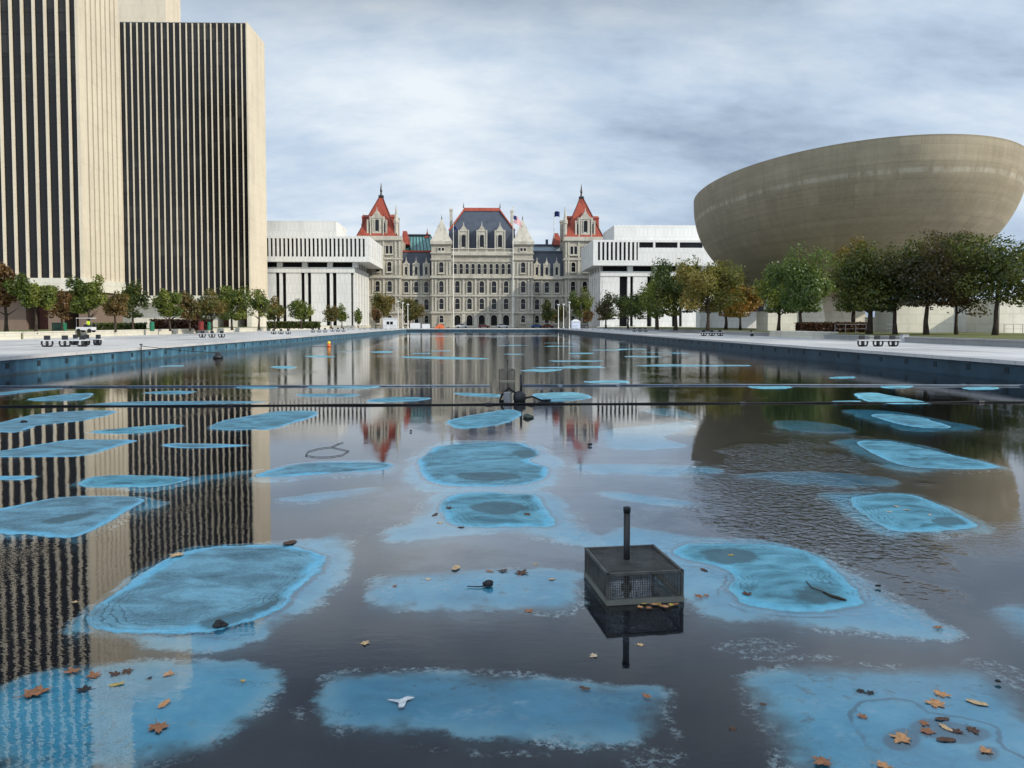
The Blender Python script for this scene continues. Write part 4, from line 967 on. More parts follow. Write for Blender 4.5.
BROWN = [(.025, .032, .012), (.05, .045, .018), (.09, .06, .025), (.14, .075, .035)]
ORANGE = [(.07, .07, .015), (.15, .11, .02), (.24, .12, .02), (.27, .09, .02)]
MIXG = [(.03, .065, .016), (.07, .095, .02), (.13, .10, .022), (.20, .085, .025)]
def tree(label, px, Y, zb, ytop, ybot, wpx, pal, n=2600, lean=0.0, hint=None, group=None, leaf=.2, squash=1.0, tr=None, name='broadleaf_tree'):
    if group == LG: ybot += 3; wpx *= .96
    if group == RG: ybot += 4; wpx *= 1.10; squash = 1.2; n = int(n*1.05); pal = [tuple(c*(1.35 if Y > 85 else 1.1) for c in p) for p in pal]
    seed = int(px*13+Y)
    x = at(px, 323.5, Y)[0]; zt = at(px, ytop, Y)[2]; zc0 = at(px, ybot, Y)[2]
    o = thing(name, label, 'tree', (x, Y, zb), 0, group)
    h = zt-zb; cb = zc0-zb; rx = wpx*Y/F/2; rz = (h-cb)/2; cz = cb+rz
    r = random.Random(seed); tr = tr or max(.10, .022*h)
    g = MB(); pts = []; rs = []
    for k in range(7):
        u = k/6; pts.append((lean*u*h*.3+r.uniform(-.05, .05)*h*.15, r.uniform(-.05, .05)*h*.12, -.05+u*(cb+rz*1.3))); rs.append(tr*(1.25-u*1.0) if k else tr*1.6)
    g.tube(pts, rs, 8)
    for k in range(9):
        u = .42+.5*r.random(); zb_ = u*(cb+rz*1.2); i = min(5, int(zb_/(cb+rz*1.3)*6)); p0 = Vector(pts[i]); p0.z = pts[i][2]
        an = r.uniform(0, 6.28); l_ = rx*r.uniform(.5, .85)
        p1 = p0+Vector((math.cos(an)*l_*.5, math.sin(an)*l_*.5, l_*.35)); p2 = p0+Vector((math.cos(an)*l_, math.sin(an)*l_, l_*.75))
        p2.z = min(p2.z, h*.92); g.tube([p0, p1, p2], [tr*.42, tr*.28, tr*.09], 5)
    g.build('trunk', M['bark'], o, smooth=True)
    link('crown', leaf_mesh('crown', (lean*h*.25, 0, cz), (rx*1.10, rx*1.02, rz*1.06), int(n*2.3), leaf*.72, pal, squash, seed, hint), o)
    return o
LG, RG, CG = 'trees along the left lawn', 'trees along the right lawn', 'trees before the capitol'
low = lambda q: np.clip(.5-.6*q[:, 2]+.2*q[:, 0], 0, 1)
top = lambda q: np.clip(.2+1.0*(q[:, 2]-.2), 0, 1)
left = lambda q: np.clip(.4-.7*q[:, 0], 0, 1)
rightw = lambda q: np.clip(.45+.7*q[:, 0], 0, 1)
ZL = 1.42
tree('rust orange tree cut off by the left edge', 6, 85, ZL, 262, 309, 34, RUST, 3000, group=LG, leaf=.24, name='autumn_tree')
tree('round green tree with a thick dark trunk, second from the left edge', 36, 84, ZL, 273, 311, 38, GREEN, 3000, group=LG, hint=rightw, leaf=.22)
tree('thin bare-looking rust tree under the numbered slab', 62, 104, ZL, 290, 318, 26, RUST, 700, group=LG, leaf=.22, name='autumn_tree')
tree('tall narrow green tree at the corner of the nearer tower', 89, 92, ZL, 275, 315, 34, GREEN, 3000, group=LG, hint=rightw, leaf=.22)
tree('small brown autumn tree in front of the near tower base', 115, 100, ZL, 287, 316, 24, TAN, 1300, group=LG, hint=low, leaf=.2, name='autumn_tree')
tree('dark green tree between a brown tree and the ribbed glass wall', 133, 108, ZL, 283, 317, 24, DARKG, 2000, group=LG, leaf=.22)
tree('round dark green tree below the left part of the farther tower', 170, 112, ZL, 290, 316, 27, GREEN, 2300, group=LG, leaf=.22)
tree('pinkish brown tree beside the round dark green tree', 190, 118, ZL, 294, 318, 22, TAN, 1400, group=LG, leaf=.22, name='autumn_tree')
tree('wide olive and brown tree before the middle of the farther tower', 211, 122, ZL, 291, 319, 32, MIXG, 2000, group=LG, leaf=.23, hint=rightw, name='autumn_tree')
tree('tall green tree near the end wall of the farther tower', 232, 128, ZL, 285, 319, 34, GREEN, 2600, group=LG, leaf=.24)
tree('open airy tree overlapping the blank end wall', 259, 135, ZL, 287, 316, 26, GREEN, 1000, group=LG, leaf=.24)
tree('yellow-green tree right of the blank end wall', 275, 145, ZL, 299, 318, 22, OLIVE, 1500, group=LG, leaf=.25)
tree('small dark green ball-shaped tree before the left white block', 301, 160, ZL, 298, 318, 26, GREEN, 1700, group=LG, leaf=.25, hint=rightw)
tree('sparse small tree with brown top before the left white block', 331, 178, ZL, 304, 320, 17, MIXG, 700, group=LG, leaf=.26)
tree('small thin green tree right of the sparse one', 342, 186, ZL, 306, 320, 14, GREEN, 700, group=LG, leaf=.26)
tree('tiny slim green tree at the corner of the left white block', 358, 196, ZL, 309, 322, 9, GREEN, 500, group=LG, leaf=.26)
# right side
ZR = 1.36
tree('dark dense tree with pale gaps, cut off by the right edge', 996, 71, ZR, 235, 312, 112, DARKG, 5200, .04, group=RG, leaf=.20, tr=.2)
tree('sparse brown-tinged tree between the two biggest dark trees', 956, 76, ZR, 246, 318, 62, BROWN, 1700, group=RG, leaf=.20, tr=.14)
tree('tall tree with brownish top in front of the blank cream wall', 926, 75, ZR, 224, 308, 92, BROWN, 5000, .03, group=RG, leaf=.20, tr=.2, hint=rightw)
tree('very dark green tree left of the tall brown-topped one', 895, 77, ZR, 231, 312, 70, DARKG, 4200, group=RG, leaf=.21, tr=.18)
tree('dark tree with a thick trunk left of the pale block wall', 870, 80, ZR, 246, 314, 66, DARKG, 4600, group=RG, leaf=.21, tr=.26)
tree('tree with an orange top behind dark foliage', 853, 96, ZR, 242, 312, 46, [(.03, .04, .012), (.05, .06, .015), (.13, .10, .02), (.27, .12, .02)], 3600, group=RG, leaf=.24, hint=top, name='autumn_tree')
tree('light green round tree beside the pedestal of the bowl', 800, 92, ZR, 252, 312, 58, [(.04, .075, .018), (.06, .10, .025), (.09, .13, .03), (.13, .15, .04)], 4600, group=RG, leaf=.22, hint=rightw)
tree('mid green tree left of the light green round tree', 779, 100, ZR, 262, 314, 48, GREEN, 3400, group=RG, leaf=.23)
tree('low orange-brown tree at the right end of the orange group', 740, 125, ZR, 282, 316, 44, ORANGE, 2800, group=RG, leaf=.27, name='autumn_tree')
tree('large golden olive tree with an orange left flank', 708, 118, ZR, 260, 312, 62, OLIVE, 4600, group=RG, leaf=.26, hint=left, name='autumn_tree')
tree('second golden olive tree behind the large one', 726, 140, ZR, 268, 314, 44, OLIVE, 2200, group=RG, leaf=.28, name='autumn_tree')
tree('dark green tree beside the golden olive one', 676, 130, ZR, 261, 314, 50, DARKG, 4000, group=RG, leaf=.28)
tree('dark green tree touching the right white block', 657, 140, ZR, 266, 316, 34, GREEN, 2600, group=RG, leaf=.28)
tree('low wide dark tree before the corner of the right white block', 628, 172, ZR, 291, 318, 42, DARKG, 2800, group=RG, leaf=.3)
tree('small reddish tree beside the low wide dark tree', 606, 178, ZR, 294, 318, 18, BROWN, 1100, group=RG, leaf=.3, name='autumn_tree')
tree('bushy green tree left of the three left lamp posts', 384, 252, ZD, 291, 319, 26, OLIVE, 1900, group=CG, leaf=.36)
tree('small red-brown tree by the left white block corner', 376, 247, ZD, 306, 322, 11, RUST, 600, group=CG, leaf=.34, name='autumn_tree')
tree('wide green and orange tree behind the three left lamp posts', 410, 256, ZD, 296, 322, 28, MIXG, 1900, group=CG, leaf=.36, hint=rightw, name='autumn_tree')
tree('dark green tree left of the three right lamp posts', 547, 256, ZD, 299, 322, 13, DARKG, 900, group=CG, leaf=.36)
tree('olive tree behind the three right lamp posts', 558, 262, ZD, 303, 323, 18, OLIVE, 900, group=CG, leaf=.36)
tree('bright green tree in front of the right red tower', 580, 252, ZD, 289, 320, 24, GREEN, 2000, group=CG, leaf=.36, hint=rightw)
tree('small dark red tree below the bright green one', 588, 246, ZD, 309, 323, 10, RUST, 500, group=CG, leaf=.34, name='autumn_tree')
def hedge(label, pxa, pxb, Y, zb, h, pal, dep=1.6):
    x0 = at(pxa, 323.5, Y)[0]; x1 = at(pxb, 323.5, Y)[0]
    o = thing('hedge', label, 'hedge', ((x0+x1)/2, Y, zb)); L_ = (x1-x0)/2
    r = np.random.default_rng(int(pxa*7)); n = int(2400*max(.3, min(1.5, L_/6)))
    me = leaf_mesh('foliage', (0, 0, h*.5), (1, 1, 1), n, .14*max(1, Y/90), pal, 1, int(pxa))
    co = np.zeros(4*n*3, np.float32); me.vertices.foreach_get('co', co); co = co.reshape(n, 4, 3); c = co.mean(1, keepdims=True)
    face = r.integers(0, 3, n); P = np.stack([r.uniform(-L_, L_, n), np.where(face == 0, -dep/2, r.uniform(-dep/2, dep/2, n)), np.where(face == 1, h, r.uniform(.02, h, n))], -1)+r.normal(size=(n, 3))*.05
    co = co-c+P[:, None, :]; me.vertices.foreach_set('co', co.ravel()); me.update()
    link('foliage', me, o)
    MB().box(-L_*.98, L_*.98, -dep*.42, dep*.42, 0, h*.92).build('stem', simple('hedge_core', tuple(v*.6 for v in pal[0]), .9, .05), o)
BURG = [(.028, .012, .010), (.05, .02, .014), (.075, .028, .018), (.09, .035, .02)]
hedge('long burgundy hedge behind the trees at the right lawn', 797, 868, 92, ZR, 1.15, BURG)
hedge('long burgundy hedge before the farther left tower', 152, 212, 128, ZL, 1.6, BURG)
hedge('dark green hedge at the base of the nearer tower', 93, 145, 116, ZL, 1.0, DARKG)
hedge('dark hedge strip before the left white block', 268, 320, 170, ZL, 1.3, DARKG)

# ------------------------------------------------------------------ benches, bins and other deck furniture
def bench_proto():
    o = thing('bench', '', 'bench')
    MB().box(-1.5, 1.5, -.22, .22, .40, .48).build('seat', M['bench'], o, bevel=.015)
    u = MB(); pts = [(-.32, 0, .40), (-.33, 0, .2), (-.27, 0, .07), (-.12, 0, .045), (.12, 0, .045), (.27, 0, .07), (.33, 0, .2), (.32, 0, .40)]
    u.tube(pts, .062, 8); u.box(-.05, .05, -.16, .16, .04, .40)
    ud = u.data('leg', M['bench_dark'], True)
    bk = MB().box(-.19, .19, -.06, .06, .481, .78); bd = bk.data('backrest', M['bench_dark'])
    for k in (-1, 0, 1):
        link('leg', ud, o, 0, (k*1.08, 0, 0)); link('backrest', bd, o, .02, (k*1.08-.02, .10, 0))
    return o
proto = bench_proto(); BG = 'benches on the pool decks'
def bench(px, ybase, rz, label, first=[True]):
    x, y = gp(px, ybase, ZD)
    o = proto if first[0] else copy_tree(proto); first[0] = False
    o.location = (x, y, ZD); o.rotation_euler[2] = rz; o['label'] = label; o['group'] = BG
bench(878, 346.6, 0, 'dark-legged three-seat bench nearest on the right deck, beside a grey bin')
bench(65, 346.8, .25, 'dark-legged bench nearest the left edge on the left deck')
bench(86, 345.2, -.35, 'bench just right of the one nearest the left edge')
bench(212, 337.6, 0, 'bench of three dark supports on the left deck before the farther tower')
bench(281, 334.2, 0, 'small distant bench on the left deck below the round tree')
bench(319, 332.4, 0, 'tiny distant bench on the left deck beside the yellow buoy')
bench(338, 331.6, 0, 'farthest tiny bench on the left deck before the white block')
bench(712, 335.9, 0, 'bench of three dark supports under the golden olive tree')
bench(640, 331.8, 0, 'distant bench under the low wide dark tree')
bench(752, 336.4, 1.2, 'bench turned end-on right of the golden olive tree')
x, y = gp(904, 342.4, ZD); o = thing('litter_bin', 'square grey litter bin at the right end of the nearest right bench', 'bin', (x, y, ZD))
MB().box(-.27, .27, -.27, .27, 0, .62).build('bin_body', M['bench'], o, bevel=.02); MB().box(-.30, .30, -.30, .30, .622, .70).build('lid', M['grey_metal'], o, bevel=.01)
def bin_(px, Y, zb, mat, label, w=.7, h=1.1):
    x = at(px, 323.5, Y)[0]; o = thing('litter_bin', label, 'bin', (x, Y, zb), 0, 'painted bins beside the left lawn')
    MB().lathe([(w*.42, 0), (w*.5, .05), (w*.5, h*.85), (w*.46, h*.86)], n=14).build('bin_body', M[mat], o); MB().lathe([(w*.54, h*.862), (w*.5, h*.92), (w*.25, h), (.02, h*1.02)], n=14).build('lid', M[mat], o, True)
bin_(64, 112, ZL, 'green_paint', 'green bin beside the dark box under the numbered slab')
bin_(152, 108, ZL, 'green_paint', 'green bin left of the long burgundy hedge', .6, 1.3)
bin_(201, 120, ZL, 'red_paint', 'red bin in front of the pale base walls', .8, 1.4)
bin_(209, 120, ZL, 'green_paint', 'green bin right of the red bin', .5, 1.3)
x = at(58.5, 323.5, 113)[0]; o = thing('utility_box', 'dark green box left of the green bin under the slab', 'utility box', (x, 113, ZL))
MB().box(-.75, .75, -.4, .4, 0, 1.1).build('box_body', simple('dark_green_box', (.01, .03, .02), .5), o, bevel=.03); MB().box(-.8, .8, -.45, .45, 1.102, 1.16).build('lid', M['black_iron'], o)
# service cart with a seated driver
x = at(86, 323.5, 92)[0]; o = thing('service_cart', 'small white-roofed service cart parked by the left retaining wall', 'cart', (x, 92, ZL))
MB().box(-.95, .95, -.5, .5, .25, .62).build('body', M['white_paint'], o, bevel=.05); MB().box(-.9, .95, -.55, .55, 1.62, 1.70).build('roof', M['white_paint'], o, bevel=.03)
for sx in (-.85, .9):
    for sy in (-.48, .48): MB().tube([(sx, sy, .6), (sx, sy, 1.63)], .025, 6).build('roof_post', M['grey_metal'], o)
for sx in (-.62, .62):
    for sy in (-.5, .5): MB().tube([(sx, sy-.07, .22), (sx, sy+.07, .22)], .22, 14).build('wheel', M['rubber'], o)
MB().box(.0, .5, -.42, .42, .622, .78).build('seat', M['cloth_dark'], o, bevel=.03)
def skin_person(name, label, loc, joints, edges, mats, rz=0):
    pass
po = thing('person', 'seated driver in a lime vest on the white-roofed cart', 'person', (x+.28, 91.95, ZL))
def loft(pts, rs, n=10):
    m = MB(); m.tube(pts, rs, n); return m
b = MB(); b.tube([(0, 0, .79), (0, 0, .95), (-.02, 0, 1.12), (-.04, 0, 1.28), (-.05, 0, 1.34), (-.06, 0, 1.38), (-.08, 0, 1.43), (-.08, 0, 1.51), (-.08, 0, 1.585)], [.15, .155, .17, .185, .10, .06, .09, .10, .04], 12)
for s_ in (-1, 1):
    b.tube([(-.0, s_*.10, .85), (-.40, s_*.12, .86), (-.44, s_*.12, .60), (-.45, s_*.12, .40), (-.56, s_*.12, .36)], [.085, .07, .055, .045, .04], 8)
    b.tube([(-.04, s_*.19, 1.28), (-.10, s_*.25, 1.05), (-.36, s_*.20, 1.0), (-.44, s_*.19, 1.02)], [.06, .05, .04, .03], 8)
b.build('body', M['skin'], po, True)
v_ = MB(); v_.tube([(0, 0, .86), (0, 0, .98), (-.02, 0, 1.14), (-.04, 0, 1.30), (-.05, 0, 1.345)], [.175, .18, .195, .205, .11], 12); v_.build('vest', M['hivis'], po, True)
v_ = MB()
for s_ in (-1, 1): v_.tube([(.03, s_*.10, .85), (-.40, s_*.12, .86), (-.445, s_*.12, .60), (-.45, s_*.12, .40)], [.10, .083, .066, .058], 8)
v_.build('trousers', M['cloth_dark'], po, True)
MB().lathe([(.105, 1.50), (.11, 1.55), (.085, 1.60), (.03, 1.625)], -.08, 0, 10).build('cap', M['cloth_dark'], po, True)

# far end: lamps, flagpoles, kiosk, barriers, tent, cars
def lamp(px, ytop, ybase, Y, label):
    x, _, zt = at(px, ytop, Y); o = thing('street_lamp', label, 'street lamp', (x, Y, ZD), 0, 'pale lamp posts at the pool end'); h = zt-ZD
    MB().lathe([(.28, 0), (.24, .35), (.14, .5), (.12, h*.5), (.09, h-.4)], n=10).build('post', M['pole'], o, True)
    MB().lathe([(.09, h-.4), (.34, h-.32), (.42, h-.1), (.30, h+.02), (.05, h+.08)], n=12).build('lamp_head', M['white_paint'], o, True)
for px, yt, lab in ((398, 301, 'leftmost of the three left pale lamp posts'), (402.7, 302.6, 'middle of the three left pale lamp posts'), (407.8, 304, 'rightmost of the three left pale lamp posts'),
                    (558.4, 304.3, 'leftmost of the three right pale lamp posts'), (563.6, 304, 'middle of the three right pale lamp posts'), (569.4, 302, 'rightmost of the three right pale lamp posts')):
    lamp(px, yt, 327, 243, lab)
def flagpole(px, ytop, Y, label, us):
    x, _, zt = at(px, ytop, Y); h = zt-ZD; o = thing('flagpole', label, 'flagpole', (x, Y, ZD))
    MB().lathe([(.30, 0), (.26, .6), (.17, .8), (.10, h-.3), (.05, h)], n=10).build('pole', M['pole'], o, True)
    MB().lathe([(.03, h), (.16, h+.1), (.18, h+.2), (.12, h+.33), (.01, h+.38)], n=10).build('ball_finial', M['yellow'], o, True)
    f = MB(); n, mrow = 14, 10
    W_, Hh, z0 = (3.0, 3.4, at(px, 215.5, Y)[2]-ZD) if us else (1.6, 1.6, h-.6)
    for i in range(n+1):
        for j in range(mrow+1):
            u, w = i/n, j/mrow; f.v.append((.12+u*W_*(.85+.15*w), .25*math.sin(u*8+w*2), z0-w*Hh*.75-u*u*Hh*.55+.1*math.sin(u*6+w*3)))
    q = mrow+1; f.f = [(i*q+j, (i+1)*q+j, (i+1)*q+j+1, i*q+j+1) for i in range(n) for j in range(mrow)]
    if us:
        t = NT('striped_flag_cloth'); a = t.n('ShaderNodeAttribute', attribute_name='flaguv'); sp = t.n('ShaderNodeSeparateXYZ'); t.l(a.outputs['Vector'], sp.inputs[0])
        u, w = sp.outputs[0], sp.outputs[1]
        stripe = t.math('GREATER_THAN', t.math('FRACT', t.math('MULTIPLY', w, 6.5)), .5)
        col = t.mix(stripe, (.55, .03, .04), (.75, .75, .75))
        cant = t.math('MULTIPLY', t.math('LESS_THAN', u, .42), t.math('LESS_THAN', w, .54))
        st = t.n('ShaderNodeTexVoronoi'); st.inputs['Scale'].default_value = 14; t.l(a.outputs['Vector'], st.inputs['Vector'])
        cc = t.mix(t.math('LESS_THAN', st.outputs['Distance'], .22), (.02, .03, .13), (.7, .7, .7))
        p = t.principled(t.mix(cant, col, cc), .8, .1)
        me = f.data('flag', t.m, True); at_ = me.attributes.new('flaguv', 'FLOAT_VECTOR', 'POINT')
        at_.data.foreach_set('vector', np.array([(i/n, j/mrow, 0) for i in range(n+1) for j in range(mrow+1)], np.float32).ravel()); link('flag', me, o)
    else: f.build('flag', M['flag_blue'], o, True)
flagpole(453.3, 224.5, 268, 'pale flagpole with a small furled dark flag, left of the capitol roof', False)
flagpole(513, 208, 268, 'pale flagpole flying a red and white striped flag', True)
x = at(390.3, 323.5, 241)[0]; o = thing('kiosk', 'small white booth with grey windows at the left pool corner', 'kiosk', (x, 241, ZD))
MB().box(-2.1, 2.1, -1.4, 1.4, 0, 3.1).build('wall', M['white_paint'], o); MB().box(-2.3, 2.3, -1.6, 1.6, 3.102, 3.35).build('roof', M['white_paint'], o)
for k in (-1, 1): MB().box(k*.55-.42, k*.55+.42, -1.45, -1.35, 1.3, 2.2).build('window', M['cap_glass'], o)
x = at(575.5, 323.5, 246)[0]; o = thing('kiosk', 'small pale blue-white booth right of the right lamp posts', 'kiosk', (x, 246, ZD))
MB().box(-1.4, 1.4, -1.2, 1.2, 0, 2.2).build('wall', simple('pale_blue_paint', (.5, .55, .66), .5), o); MB().frustum((-1.6, 1.6, -1.4, 1.4), 2.202, (-.5, .5, -.3, .3), 2.9).build('roof', M['white_paint'], o)
for pxa, pxb, yt, lab in ((410, 420.3, 323.1, 'plain white hoarding panel right of the left lamp posts'), (422, 430, 324, 'lower white hoarding panel beside the orange tent')):
    x0, _, zt = at(pxa, yt, 238); x1 = at(pxb, yt, 238)[0]
    o = thing('hoarding', lab, 'panel', ((x0+x1)/2, 238, ZD)); hw = (x1-x0)/2
    MB().box(-hw, hw, 0, .06, .08, zt-ZD).build('board', M['white_paint'], o)
    for s_ in (-1, 1): MB().box(s_*hw*.8-.05, s_*hw*.8+.05, -.3, .4, 0, .079).build('foot', M['grey_metal'], o)
x = at(439.8, 323.5, 241)[0]; o = thing('tent', 'bright orange tarpaulin tent at the far pool edge', 'tent', (x, 241, ZD))
MB().xz([(-1.7, .0), (1.5, .0), (1.15, .9), (.3, 1.55), (-.4, 1.35)], -1, 1).build('canopy', M['orange'], o); MB().xz([(-.2, .0), (.2, .0), (.05, .5)], -1.02, -.9).build('opening', M['dark'], o)
def car(px, Y, mat, label, rz):
    x = at(px, 323.5, Y)[0]; o = thing('parked_car', label, 'car', (x, Y, .87), rz, 'cars on the street before the capitol')
    b = MB(); b.xz([(-2.15, .35), (2.1, .35), (2.15, .75), (1.2, .92), (.6, 1.02), (-1.5, 1.02), (-2.1, .9)], -.85, .85); b.build('body', M[mat], o, bevel=.08)
    MB().frustum((-1.6, .85, -.78, .78), 1.0, (-1.2, .25, -.62, .62), 1.45).build('window', M['cap_glass'], o); MB().box(-1.15, .2, -.6, .6, 1.451, 1.48).build('roof', M[mat], o)
    for sx in (-1.35, 1.35):
        for sy in (-.82, .82): MB().tube([(sx, sy-.1, .32), (sx, sy+.1, .32)], .32, 14).build('wheel', M['rubber'], o)
car(548, 268, 'red_paint', 'red car parked behind the far pool edge', 0); car(537, 272, 'blue_paint', 'dark blue car left of the red car', .1)
car(484, 274, 'red_paint', 'red car in front of the capitol arches', 0); car(503, 272, 'white_paint', 'white car by the striped flag pole', 0); car(462, 275, 'white_paint', 'white car in front of the left arches', 0)
# metal crowd barriers, right far corner
bp = thing('crowd_barrier', '', 'barrier')
m = MB(); m.tube([(-1.1, 0, .12), (-1.1, 0, 1.1), (1.1, 0, 1.1), (1.1, 0, .12), (-1.1, 0, .12)], .03, 6); m.build('frame', M['grey_metal'], bp)
m = MB()
for k in range(12): m.tube([(-.95+k*.173, 0, .13), (-.95+k*.173, 0, 1.09)], .012, 5)
m.build('bars', M['grey_metal'], bp)
for s_ in (-.8, .8): MB().box(s_-.04, s_+.04, -.3, .3, 0, .06).build('foot', M['black_iron'], bp)
for k in range(7):
    q = bp if k == 0 else copy_tree(bp); q.location = (24.6+k*1.9, 226-k*7, ZD); q.rotation_euler[2] = .5
    q['label'] = 'grey metal crowd barrier in the row at the far right pool corner'; q['group'] = 'crowd barriers on the right deck'
for k in range(6):
    q = copy_tree(bp); q.location = (-25.5-k*2.0, 222-k*6, ZD); q.rotation_euler[2] = -.5
    q['label'] = 'grey metal crowd barrier in the row at the far left pool corner'; q['group'] = 'crowd barriers on the left deck'

# ------------------------------------------------------------------ things in the pool
def cage(loc_px, size, rz, label, pipe_h, pipe_dx):
    o = thing('fountain_cage', label, 'fountain', (*loc_px, 0), rz); w, d, h = size
    z0 = .004
    fr = MB(); t = .012
    for z in (z0+t, h-t):
        for a, b in (((-w/2, 0), (w/2, 0)), ((w/2, 0), (w/2, d)), ((w/2, d), (-w/2, d)), ((-w/2, d), (-w/2, 0))):
            fr.box(min(a[0], b[0])-t, max(a[0], b[0])+t, min(a[1], b[1])-t, max(a[1], b[1])+t, z-t, z+t) if z > .1 else None
    for x in (-w/2, w/2):
        for y in (0, d): fr.box(x-t, x+t, y-t, y+t, -.03, h-2*t)
    fr.build('frame', M['wire'], o)
    br = MB(); u = .016
    br.box(-w/2-u, w/2+u, -u, u, z0, z0+.045); br.box(-w/2-u, w/2+u, d-u, d+u, z0, z0+.045); br.box(-w/2-u, -w/2+u, u, d-u, z0, z0+.045); br.box(w/2-u, w/2+u, u, d-u, z0, z0+.045)
    br.build('base_rail', M['rail_bar'], o)
    p = .021; q = .0024
    def bars(n, f):
        m = MB()
        for k in range(1, n): f(m, k)
        return m
    def side(name, axis, pos):
        m = MB(); Lx = w if axis == 'x' else d
        for k in range(1, int(Lx/p)):
            s = -w/2+k*p if axis == 'x' else k*p
            m.box(*((s-q, s+q, pos-q, pos+q) if axis == 'x' else (pos-q, pos+q, s-q, s+q)), z0+.045, h-.02)
        for k in range(1, int((h-z0)/p)):
            z = z0+.04+k*p
            if z > h-.02: break
            m.box(*((-w/2, w/2, pos-q*.8, pos+q*.8) if axis == 'x' else (pos-q*.8, pos+q*.8, 0, d)), z-q*.8, z+q*.8)
        m.build(name, M['wire'], o)
    side('mesh_panel', 'x', 0); side('mesh_panel', 'x', d); side('mesh_panel', 'y', -w/2); side('mesh_panel', 'y', w/2)
    m = MB()
    for k in range(1, int(w/p)): s = -w/2+k*p; m.box(s-q*.8, s+q*.8, 0, d, h-.02-q*.8, h-.02+q*.8)
    for k in range(1, int(d/p)): s = k*p; m.box(-w/2, w/2, s-q, s+q, h-.021-q, h-.021+q)
    m.build('mesh_lid', M['wire'], o)
    pn = MB(); pn.lathe([(.030, -.03), (.030, pipe_h-.05)], pipe_dx, d*.55, 16); po_ = pn.build('nozzle_pipe', M['black_iron'], o, True)
    MB().lathe([(.034, pipe_h-.05), (.035, pipe_h-.005), (.034, pipe_h), (.026, pipe_h), (.026, pipe_h-.03)], pipe_dx, d*.55, 16).build('pipe_collar', M['black_iron'], po_, True)
    b = MB(); b.lathe([(.055, -.035), (.055, .02), (.045, .03), (.04, .035)], pipe_dx, d*.55, 14); b.build('pump', M['black_iron'], o, True)
    return o
fa, fb = gp(607.3, 605), gp(682.5, 602.2)
c0 = ((fa[0]+fb[0])/2, (fa[1]+fb[1])/2); wid = math.hypot(fb[0]-fa[0], fb[1]-fa[1]); ang = math.atan2(fb[1]-fa[1], fb[0]-fa[0])
pl = gp(628, 581)
cage(c0, (wid, .78, .285), ang+.05, 'nearest dark wire mesh fountain cage with an upright black pipe', .755, (pl[0]-c0[0])*math.cos(ang))
c1 = gp(507.5, 381.5)
cage(c1, (.62, .78, .50), .02, 'distant wire mesh fountain cage standing behind the black pipe across the pool', .90, .03)
# pump clutter by the far cage
x, y = gp(519.5, 401.5); o = thing('pump', 'dark pump with an upright pipe and hoses before the distant cage', 'pump', (x, y, 0))
MB().lathe([(.16, -.03), (.2, .05), (.2, .22), (.12, .30), (.05, .34)], 0, 0, 14).build('pump_body', M['black_iron'], o, True)
MB().tube([(.05, 0, .2), (.05, 0, .86)], .04, 10).build('outlet_pipe', M['black_iron'], o, True)
m = MB(); m.tube([(-.1, 0, .25), (-.35, .05, .42), (-.55, .1, .2), (-.62, .1, .03), (-.40, -.1, .02)], .035, 8); m.tube([(.15, 0, .1), (.4, -.05, .16), (.7, .05, .03), (1.0, .2, .02)], .03, 8); m.build('hose', M['rubber'], o, True)
MB().box(-.5, -.28, -.12, .12, -.02, .30).build('control_box', M['grey_metal'], o, bevel=.02)
# pipes across the pool
d0 = gp(482, 404.8)[1]; o = thing('water_pipe', 'thin black pipe running straight across the whole pool', 'pipe', (0, d0, 0))
pts = [(x, .05*math.sin(x*.21)+.03*math.sin(x*.9), .018+.008*math.sin(x*1.3)) for x in np.linspace(-22.55, 22.55, 90)]
MB().tube(pts, .027, 8).build('pipe_run', M['rubber'], o, True)
for xx in (-15, -7.5, 0.2, 8, 15.5): MB().tube([(xx-.09, .05*math.sin(xx*.21)+.03*math.sin(xx*.9), .018+.008*math.sin(xx*1.3)), (xx+.09, .05*math.sin(xx*.21)+.03*math.sin(xx*.9), .018+.008*math.sin(xx*1.3))], .05, 10).build('coupling', M['black_iron'], o)
d1 = gp(482, 386)[1]
o = thing('water_pipe', 'grey-blue pipe on short props, the left half behind the black pipe', 'pipe', (0, d1, 0), 0, 'grey pipes across the pool')
MB().tube([(-22.5, .3, .035), (-10, 0, .03), (.3, 0, .03)], .03, 10).build('pipe_run', M['gutter'], o, True)
for k in range(9): MB().box(-20.8+k*2.35, -20.62+k*2.35, -.06+(.25 if k < 2 else .1 if k < 4 else 0), .10+(.25 if k < 2 else .1 if k < 4 else 0), -.04, .05).build('prop', M['gutter'], o)
o = thing('water_pipe', 'grey-blue pipe on short props, the right half behind the black pipe', 'pipe', (0, d1, 0), 0, 'grey pipes across the pool')
MB().tube([(1.5, 0, .03), (10, -.1, .03), (22.5, -1.0, .03)], .03, 10).build('pipe_run', M['gutter'], o, True)
for k in range(9): MB().box(3+k*2.3, 3.15+k*2.3, -.1-.09*max(0, k-3), .06-.09*max(0, k-3), -.04, .045).build('prop', M['gutter'], o)
